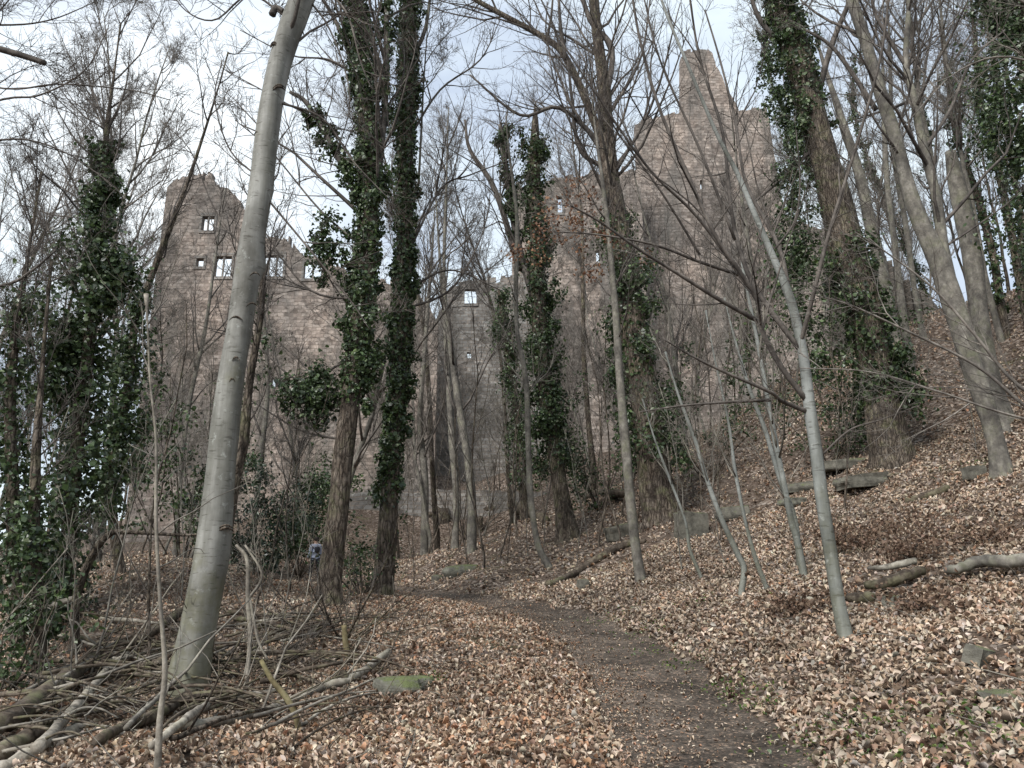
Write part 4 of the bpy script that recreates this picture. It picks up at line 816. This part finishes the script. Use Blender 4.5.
bush('evergreen_bush', 'dark evergreen bush in the shade right of the large beech', 258, 0, 1.6, 3.6, 4200, 1, .14, [(.012, .022, .014), (.02, .034, .018), (.03, .05, .025), (.045, .07, .035), (.07, .09, .06)], Y=30)
bush('holly_bush', 'glossy green holly bush behind the left of the close pair', 303, 0, 1.7, 4.0, 5000, 2, .13, Y=33)
bush('holly_bush', 'small green bush between the close pair of ivy trees', 365, 0, .7, 1.2, 900, 3, .08, Y=18)
bush('evergreen_bush', 'green undergrowth bush left of the massive leaning tree', 835, 0, 1.6, 3.2, 3000, 4, .10, Y=21)
bush('holly_bush', 'patch of glossy leaves at the foot of the left ivy trees', 28, 0, .7, .9, 450, 5, .075, Y=9.6)
bush('evergreen_bush', 'ivy-green bush before the castle wall left of the forked tree', 600, 0, 1.2, 3.0, 1600, 6, .11, Y=27)
bush('evergreen_bush', 'dark green bush before the tower wall, left of the large beech', 188, 0, 1.3, 4.2, 2200, 7, .11, Y=20)
bush('evergreen_bush', 'loose green bush right of the forked tree', 712, 0, 1.1, 4.0, 1700, 8, .11, Y=25)

# shrub with withered leaves on the right bank
def withered(label, px, py, rad, h, n, seed, stems=10):
    r = np.random.default_rng(seed); b = ground_at(px, py); root = thing('withered_shrub', b, label, 'shrub', 'brown-leaved shrubs on the right bank')
    az = r.random(stems) * 6.28; D0 = norm(np.stack([np.cos(az), np.sin(az), .25 + .5 * r.random(stems)], -1)); q, w = walk(np.repeat(b[None], stems, 0), D0, rad * (.6 + .7 * r.random(stems)), np.full(stems, .008), 6, .15, -.02, r, .003)
    q[:, :, 2] = np.maximum(q[:, :, 2], H(q[:, :, 0], q[:, :, 1]) + .02)
    tb = Tubes(); tb.add(q, w, 4); link('stem', tb.mesh('stem', M['twig'], b), root)
    C = q[r.integers(0, stems, n), r.integers(1, 6, n)] + r.normal(size=(n, 3)) * np.array([.13, .13, h]); C[:, 2] = np.maximum(C[:, 2], H(C[:, 0], C[:, 1]) + .02)
    V, F_ = leaf_quads(C, norm(r.normal(size=(n, 3))), .03 + .04 * r.random(n), r, .6, .55)
    link('withered_leaves', mesh_np('withered_leaves', V - b, [F_], M['dry'], False, np.repeat(pick([(.20, .135, .095), (.13, .085, .06), (.30, .21, .15)], [3, 3, 1], n, r), 6, 0)), root)
withered('brown-leaved shrub behind the silvery beech trunk', 870, 545, .75, .10, 1300, 1)
withered('brown-leaved shrub spilling over the fallen log', 912, 558, .6, .09, 900, 2)
withered('brown-leaved shrub below the fallen log towards the right edge', 930, 612, .45, .07, 500, 3)
withered('brown-leaved shrub at the foot of the sapling left of the beech', 800, 610, .5, .06, 600, 4)
withered('brown-leaved shrub above the fallen log at the right edge', 985, 545, .5, .08, 600, 5)

# ------------------------------------------------------------------ logs, branches, stones
def log(label, pts, m, seed=0, name='fallen_log', cat='log', group=None, lift=.0, off=None, stubs=0, sides=9, arch=0.0):
    """pts: (px, py, width_px) lying on the ground"""
    r = np.random.default_rng(seed); G = np.array([ground_at(p[0], p[1] + p[2] * .4) for p in pts]); w = np.array([p[2] / F * g[1] / 2 for p, g in zip(pts, G)])
    G[:, 2] += w * .75 + lift + (off if off is not None else 0)
    S = resample(np.column_stack([G, w]), max(10, 4 * len(pts))); P, W = S[:, :3], S[:, 3] * (1 + .05 * r.normal(size=len(S)))
    P = P + r.normal(size=P.shape) * W.mean() * .10; P[:, 2] += arch * np.sin(np.linspace(0, math.pi, len(P)))
    P[:, 2] = np.maximum(P[:, 2], H(P[:, 0], P[:, 1]) + W * .35)
    P[0, 2] = P[1, 2]; W = np.maximum(W, .004)
    o = P[len(P) // 2].copy(); tb = Tubes(); tb.add(P, W, sides)
    L = np.linalg.norm(np.diff(P, axis=0), axis=1).sum()
    if stubs: q, ww, _ = spawn(P[None], W[None], stubs, .1, .95, 50, .30, np.array([L]), .012, r, .25, .15, 5, .3, .003, tip=.4); tb.add(q, ww, 5)
    return tag(link(name, tb.mesh(name, M[m], o), None, o), label, cat, group)
log('thick grey-barked fallen trunk entering from the right edge', [(1060, 574, 13), (1040, 570, 13), (1010, 574, 12.5), (985, 572, 12), (962, 580, 10), (948, 581, 8)], 'bark_grey', 1, lift=.13, stubs=3)
log('dark curved log lying left of the grey fallen trunk', [(925, 577, 9), (905, 584, 11), (885, 592, 11), (868, 594, 8)], 'dead_dark', 2, stubs=1, lift=.09)
log('thin pointed branch lying across the curved log', [(918, 576, 7), (895, 583, 7), (870, 584, 3)], 'dead_pale', 3, name='fallen_branch', cat='branch', lift=.2)
log('pale end of a branch lying just left of the silvery beech', [(782, 594, 6), (800, 599, 7), (816, 602, 7)], 'dead_pale', 4, name='fallen_branch', cat='branch')
log('short stout log just right of the silvery beech foot', [(850, 597, 9), (862, 598, 11), (875, 598, 10)], 'dead_dark', 5)
log('long dark log slanting down the bank right of the middle tree', [(548, 586, 6), (575, 573, 7), (600, 557, 8), (625, 545, 8), (645, 541, 5)], 'dead_dark', 6)
log('dark rotten log half way up the right bank', [(905, 502, 6), (925, 496, 8), (950, 488, 7)], 'dead_dark', 7)
log('dark log at the top of the hollow left of the middle tree', [(425, 515, 7), (455, 512, 8), (490, 509, 10), (515, 508, 11), (545, 519, 10)], 'dead_dark', 8)
log('mossy log lying right of the middle tree at the hillfoot', [(585, 496, 8), (610, 493, 9), (632, 496, 7)], 'dead_dark', 9)
log('thick brown log at the lower left, its cut end upwards', [(-20, 745, 21), (20, 722, 20), (50, 698, 18), (75, 678, 16), (92, 664, 14)], 'dead_dark', 10, lift=.08)
log('pale weathered log beside the thick brown one', [(35, 765, 12), (60, 735, 10), (85, 705, 9), (105, 680, 7), (125, 662, 6)], 'dead_pale', 11, lift=.10, stubs=3)
log('broken brown log at the bottom left corner', [(-10, 765, 19), (20, 745, 18), (50, 728, 14)], 'dead_dark', 12, lift=.02)
log('grey log along the bottom left under the others', [(0, 772, 14), (35, 752, 16), (60, 738, 15), (85, 728, 8)], 'dead_pale', 13)
log('brown bough running right below the large beech', [(95, 752, 11), (130, 735, 11), (160, 722, 10), (185, 705, 9), (195, 700, 6)], 'dead_dark', 14, lift=.08)
log('pale peeled stick pointing down left under the beech', [(148, 770, 8), (170, 752, 8), (190, 735, 8), (206, 720, 7)], 'dead_pale', 15, lift=.14, name='fallen_branch', cat='branch')
log('long grey bough sweeping right to the mossy stone', [(170, 735, 9), (220, 730, 9), (270, 716, 9), (320, 694, 8), (350, 685, 8), (388, 658, 7)], 'dead_pale', 16, lift=.06, stubs=5)
log('thin pale branch above the long grey bough', [(205, 714, 4), (240, 708, 5), (280, 702, 4)], 'dead_pale', 17, lift=.12, name='fallen_branch', cat='branch')
log('mossy thick root-like branch behind the beech foot', [(130, 660, 8), (160, 640, 9), (185, 620, 7)], 'dead_dark', 18, lift=.2, name='fallen_branch', cat='branch')
log('pale bent branch at the left ivy trees', [(0, 672, 8), (25, 650, 7), (45, 640, 7), (70, 632, 5)], 'dead_pale', 19, name='fallen_branch', cat='branch', lift=.5)
# upright yellow stick with lichen
def stick(label, pts, Y, m='yellow_stick', name='broken_stick'):
    P = np.array([at(p[0], p[1], Y + (p[3] if len(p) > 3 else 0)) for p in pts]); w = np.array([p[2] / F * Y / 2 for p in pts]); S = resample(np.column_stack([P, w]), 14); o = S[0, :3].copy(); tb = Tubes(); tb.add(S[:, :3], S[:, 3], 7)
    tag(link(name, tb.mesh(name, M[m], o), None, o), label, 'stick')
g = ground_at(300, 735); stick('bent yellowish stick stuck upright in the dead branches', [(299, 738, 5), (297, 720, 6), (288, 700, 6), (272, 680, 5), (261, 660, 4)], g[1])
g = ground_at(348, 662); stick('short mossy upright stick left of the mossy stone', [(349, 664, 7), (346, 645, 6), (344, 625, 5)], g[1])
g = ground_at(330, 690)
# dead branches heaped over the lower left
r5 = random.Random(11)
def heap(n, x0, x1, y0, y1, label, group, wmin=1.5, wmax=6, lmin=60, lmax=170, seed0=300, a0=-18, a1=40, keep=None):
    for i in range(n):
        px = r5.uniform(x0, x1); py = r5.uniform(y0, y1); Lp = r5.uniform(lmin, lmax); a = R_(r5.uniform(a0, a1)); w = r5.uniform(wmin, wmax) if r5.random() < .5 else r5.uniform(wmin, (wmin + wmax) / 2)
        pts = []
        for k in range(5):
            t = k / 4 - .5; b = .10 * Lp * math.sin(3 * t + i); pts.append((px + t * Lp * math.cos(a) + b * math.sin(a), py - t * Lp * math.sin(a) * .8 + b * .4, w * (1.1 - .7 * (k / 4))))
        if any(p[1] < 604 for p in pts): continue
        log(label, pts, r5.choice(['dead_dark', 'dead_dark', 'dead_dark', 'dead_pale', 'bark', 'twig_pale']), seed0 + i, 'fallen_branch', 'branch', group, lift=r5.uniform(.0, .22), stubs=r5.choice([0, 2, 4]), sides=6, arch=r5.uniform(0, .12))
heap(110, 60, 345, 625, 735, 'dead branch in the heap at the foot of the large beech', 'dead branches heaped round the large beech')
heap(18, -10, 120, 690, 765, 'dead branch among the logs in the lower left corner', 'dead branches in the lower left corner', seed0=400)
heap(14, 250, 400, 612, 665, 'thin dead branch below the close pair of ivy trees', 'dead branches below the ivy pair', 1.5, 3.5, 50, 130, 440, 0, 60)

def stone(label, px, py, sx, sy, sz, m='rock', seed=0, rz=0, tilt=(0, 0), name='boulder', flat=.35, group=None, sink=.3):
    r = np.random.default_rng(seed); b = ground_at(px, py); bm = bmesh.new(); bmesh.ops.create_cube(bm, size=1.0); bmesh.ops.subdivide_edges(bm, edges=bm.edges[:], cuts=7, use_grid_fill=True)
    ph = r.random(9) * 6.28
    for v in bm.verts:
        c = np.array(v.co); s = norm(c) * .62; c = c * (1 - flat) + s * flat
        n_ = .03 * (math.sin(6 * c[0] + ph[0] + 4 * c[1]) + math.sin(7 * c[1] + ph[1] + 5 * c[2]) + math.sin(8 * c[2] + ph[2] + 3 * c[0])) + .02 * (math.sin(11 * c[0] + ph[3]) + math.sin(10 * c[1] + ph[4]) * math.sin(5 * c[2] + ph[5])) + .004 * r.normal()
        c = c * (1 + n_); v.co = Vector((c[0] * sx, c[1] * sy, c[2] * sz))
    me = bpy.data.meshes.new(name); bm.to_mesh(me); bm.free(); me.materials.append(M[m])
    for p in me.polygons: p.use_smooth = False
    e = .3; gxx = (float(H(b[0] + e, b[1])) - float(H(b[0] - e, b[1]))) / (2 * e)
    o = link(name, me, None, (b[0], b[1], b[2] + sz * (.5 - sink))); o.rotation_euler = (tilt[0], tilt[1] - math.atan(gxx) * .2, rz); return tag(o, label, 'rock', group)
stone('low moss-covered rock beside the path, left of the trail', 398, 692, .46, .38, .22, 'rock_moss', 1, .3, flat=.6, sink=.35)
stone('small mossy rock touching the right side of the low mossy one', 418, 686, .28, .28, .15, 'rock_moss', 2, .8, flat=.6, sink=.35)
stone('upright squarish block below the forked tree', 691, 536, .75, .5, .72, 'rock', 3, .2, (0, .1), flat=.15, sink=.2)
stone('flat dark block between the slim trunk and the forked tree', 622, 536, .9, .5, .40, 'rock', 4, .35, (0, -.15), flat=.12, sink=.2)
stone('dark stone slab just right of the upright block', 733, 517, .80, .5, .36, 'rock', 5, -.1, flat=.25)
stone('large flat slab at the foot of the massive leaning tree', 862, 487, 1.05, .7, .30, 'rock', 6, .1, (0, .0), flat=.12, sink=.1)
stone('flat grey slab above and left of the large flat slab', 840, 470, 1.2, .8, .26, 'rock', 7, .0, flat=.12, sink=.1)
stone('dark slab left of the two flat slabs', 800, 490, .9, .6, .25, 'rock', 8, -.2, flat=.2)
stone('mossy stone half buried behind the silvery beech', 792, 505, .6, .5, .22, 'rock_moss', 9, .4, flat=.4)
stone('small pale stone beside the forked trunk at the right', 975, 478, .35, .3, .26, 'rock', 10, .2, flat=.25, sink=.15)
stone('small mossy stone below the curved log', 893, 608, .18, .16, .16, 'rock_moss', 11, .5, flat=.3, sink=.15)
stone('angular brown stone in the leaves at the lower right', 980, 664, .22, .15, .16, 'rock', 12, .6, (.3, .2), flat=.15, sink=.15)
stone('flat grey stone in the leaves near the lower right corner', 1000, 700, .28, .24, .09, 'rock', 13, .2, flat=.4)
stone('small round dark stone on the bank beside the path bend', 583, 588, .26, .22, .22, 'rock', 14, .2, flat=.5, sink=.2)
stone('dark mossy clod on the leaf bank above the path bend', 462, 573, 1.0, .5, .35, 'rock_moss', 15, .3, flat=.6, sink=.4)
stone('small dark clod left of the path bend bank', 437, 580, .3, .3, .2, 'rock', 16, .3, flat=.6, sink=.3)
# stumps
def stump(label, px, py, rad, h, seed, m='dead_dark', lean=(.1, 0)):
    b = ground_at(px, py); r = np.random.default_rng(seed); P = np.array([b + np.array([lean[0] * t, lean[1] * t, t * h - .15]) for t in np.linspace(0, 1, 9)]); W = rad * np.linspace(1.1, .85, 9)
    V, F_ = trunk_mesh(P, W, 14, .5, 4, seed, .07); V[-14:, 2] += r.normal(size=14) * h * .12
    tag(link('tree_stump', mesh_np('tree_stump', V - b, F_, M[m]), None, b), label, 'stump')
stump('dark hollow stump beside the many-stemmed shrub', 478, 532, .26, 1.0, 1)
stump('short black burnt-looking stump in the dead branches', 331, 692, .10, .32, 2, lean=(.12, 0))
stump('broad low stump right of the large leafy bank', 440, 520, .5, .9, 3, 'bark')

# ------------------------------------------------------------------ the walker far along the path
def person():
    b = ground_at(316, 584, 24, 40); Yp = 31.0; x = (317 - 512) / F * Yp * .985; b = np.array([x, Yp, float(H(x, Yp))])
    root = thing('person', b, 'distant walker in light blue-grey jacket and dark trousers, striding along the path', 'person'); root.rotation_euler = (0, 0, R_(35)); root.scale = (.98,) * 3
    skin = plain('skin', (.42, .27, .2)); jk = plain('jacket_cloth', (.42, .46, .58)); tr = plain('trouser_cloth', (.025, .027, .035)); hr = plain('dark_hair', (.02, .015, .012)); sh = plain('pale_shoe', (.45, .42, .38))
    def skinmesh(name, verts, edges, radii, m, parent, root_i=0):
        me = bpy.data.meshes.new(name); me.from_pydata(verts, edges, []); o = link(name, me, parent)
        s = o.modifiers.new('skin', 'SKIN'); sv = me.skin_vertices[0].data
        for i, rd in enumerate(radii): sv[i].radius = rd if isinstance(rd, tuple) else (rd, rd)
        sv[root_i].use_root = True; o.modifiers.new('sub', 'SUBSURF').levels = 1; o.modifiers['sub'].render_levels = 2; me.materials.append(m); return o
    # faces +Y locally; walking: left leg forward
    v = [(0, 0, .95), (0, 0, 1.12), (0, .01, 1.32), (0, .01, 1.44), (0, .02, 1.50), (0, .04, 1.56), (0, .045, 1.66), (0, .04, 1.74)]; e = [(i, i + 1) for i in range(7)]; rd = [(.15, .10), (.135, .095), (.155, .10), (.11, .08), (.055, .055), (.072, .085), (.08, .095), (.055, .065)]
    hands = []
    for s, sw in ((-1, .22), (1, -.2)):
        k = len(v); v += [(s * .18, 0, 1.42), (s * .24, -sw * .3, 1.15), (s * .25, sw * .6, .93), (s * .25, sw * .75, .86)]; rd += [.055, .045, .032, .034]; e += [(3, k), (k, k + 1), (k + 1, k + 2), (k + 2, k + 3)]
        for f in range(4):
            a = len(v); ox = (f - 1.5) * .02; L = (.06, .07, .066, .05)[f]
            v += [(s * .25, sw * .75 + ox + .004, .82), (s * .245, sw * .75 + ox, .82 - L * .6), (s * .235, sw * .75 + ox, .82 - L)]; rd += [.010, .009, .007]; e += [(k + 3, a), (a, a + 1), (a + 1, a + 2)]
        a = len(v); v += [(s * .235, sw * .75 + .035, .84), (s * .225, sw * .75 + .05, .80)]; rd += [.011, .009]; e += [(k + 3, a), (a, a + 1)]
    for s, fw in ((-1, .26), (1, -.22)):
        k = len(v); v += [(s * .09, 0, .90), (s * .10, fw * .6, .50), (s * .10, fw * 1.0 - .06, .09), (s * .11, fw + .10, .04)]; rd += [.085, .058, .04, .035]; e += [(0, k), (k, k + 1), (k + 1, k + 2), (k + 2, k + 3)]
    body = skinmesh('body', v, e, rd, skin, root)
    # face: nose, eyes, ears small
    skinmesh('jacket', [(0, 0, .86), (0, 0, 1.0), (0, 0, 1.15), (0, .01, 1.32), (0, .01, 1.43), (0, .015, 1.48), (-.19, 0, 1.41), (-.25, -.066, 1.15), (-.255, .13, .93), (.19, 0, 1.41), (.25, .06, 1.15), (.255, -.12, .93)],
             [(0, 1), (1, 2), (2, 3), (3, 4), (4, 5), (4, 6), (6, 7), (7, 8), (4, 9), (9, 10), (10, 11)], [(.19, .135), (.18, .13), (.17, .125), (.18, .125), (.13, .10), (.075, .075), .08, .065, .05, .08, .065, .05], jk, root, 1)
    skinmesh('trousers', [(0, 0, .94), (-.09, 0, .86), (-.10, .156, .50), (-.10, .20, .12), (.09, 0, .86), (.10, -.132, .50), (.10, -.28, .12)], [(0, 1), (1, 2), (2, 3), (0, 4), (4, 5), (5, 6)], [(.16, .12), .10, .075, .06, .10, .075, .06], tr, root)
    skinmesh('hair', [(0, -.01, 1.58), (0, .005, 1.68), (0, .02, 1.77)], [(0, 1), (1, 2)], [(.10, .085), (.115, .115), (.085, .095)], hr, root)
    for s, y0 in ((-1, .20), (1, -.28)): skinmesh('shoe', [(s * .10, y0 - .06, .05), (s * .10, y0 + .04, .05), (s * .105, y0 + .15, .04)], [(0, 1), (1, 2)], [.05, .052, .042], sh, root)
    skinmesh('backpack', [(0, -.16, 1.1), (0, -.17, 1.25), (0, -.16, 1.38)], [(0, 1), (1, 2)], [(.11, .07), (.13, .09), (.10, .06)], tr, root)
person()
print('verts', sum(len(o.data.vertices) for o in bpy.data.objects if o.type == 'MESH'), 'uniq', sum(len(m.vertices) for m in bpy.data.meshes), 'objs', len(bpy.data.objects))
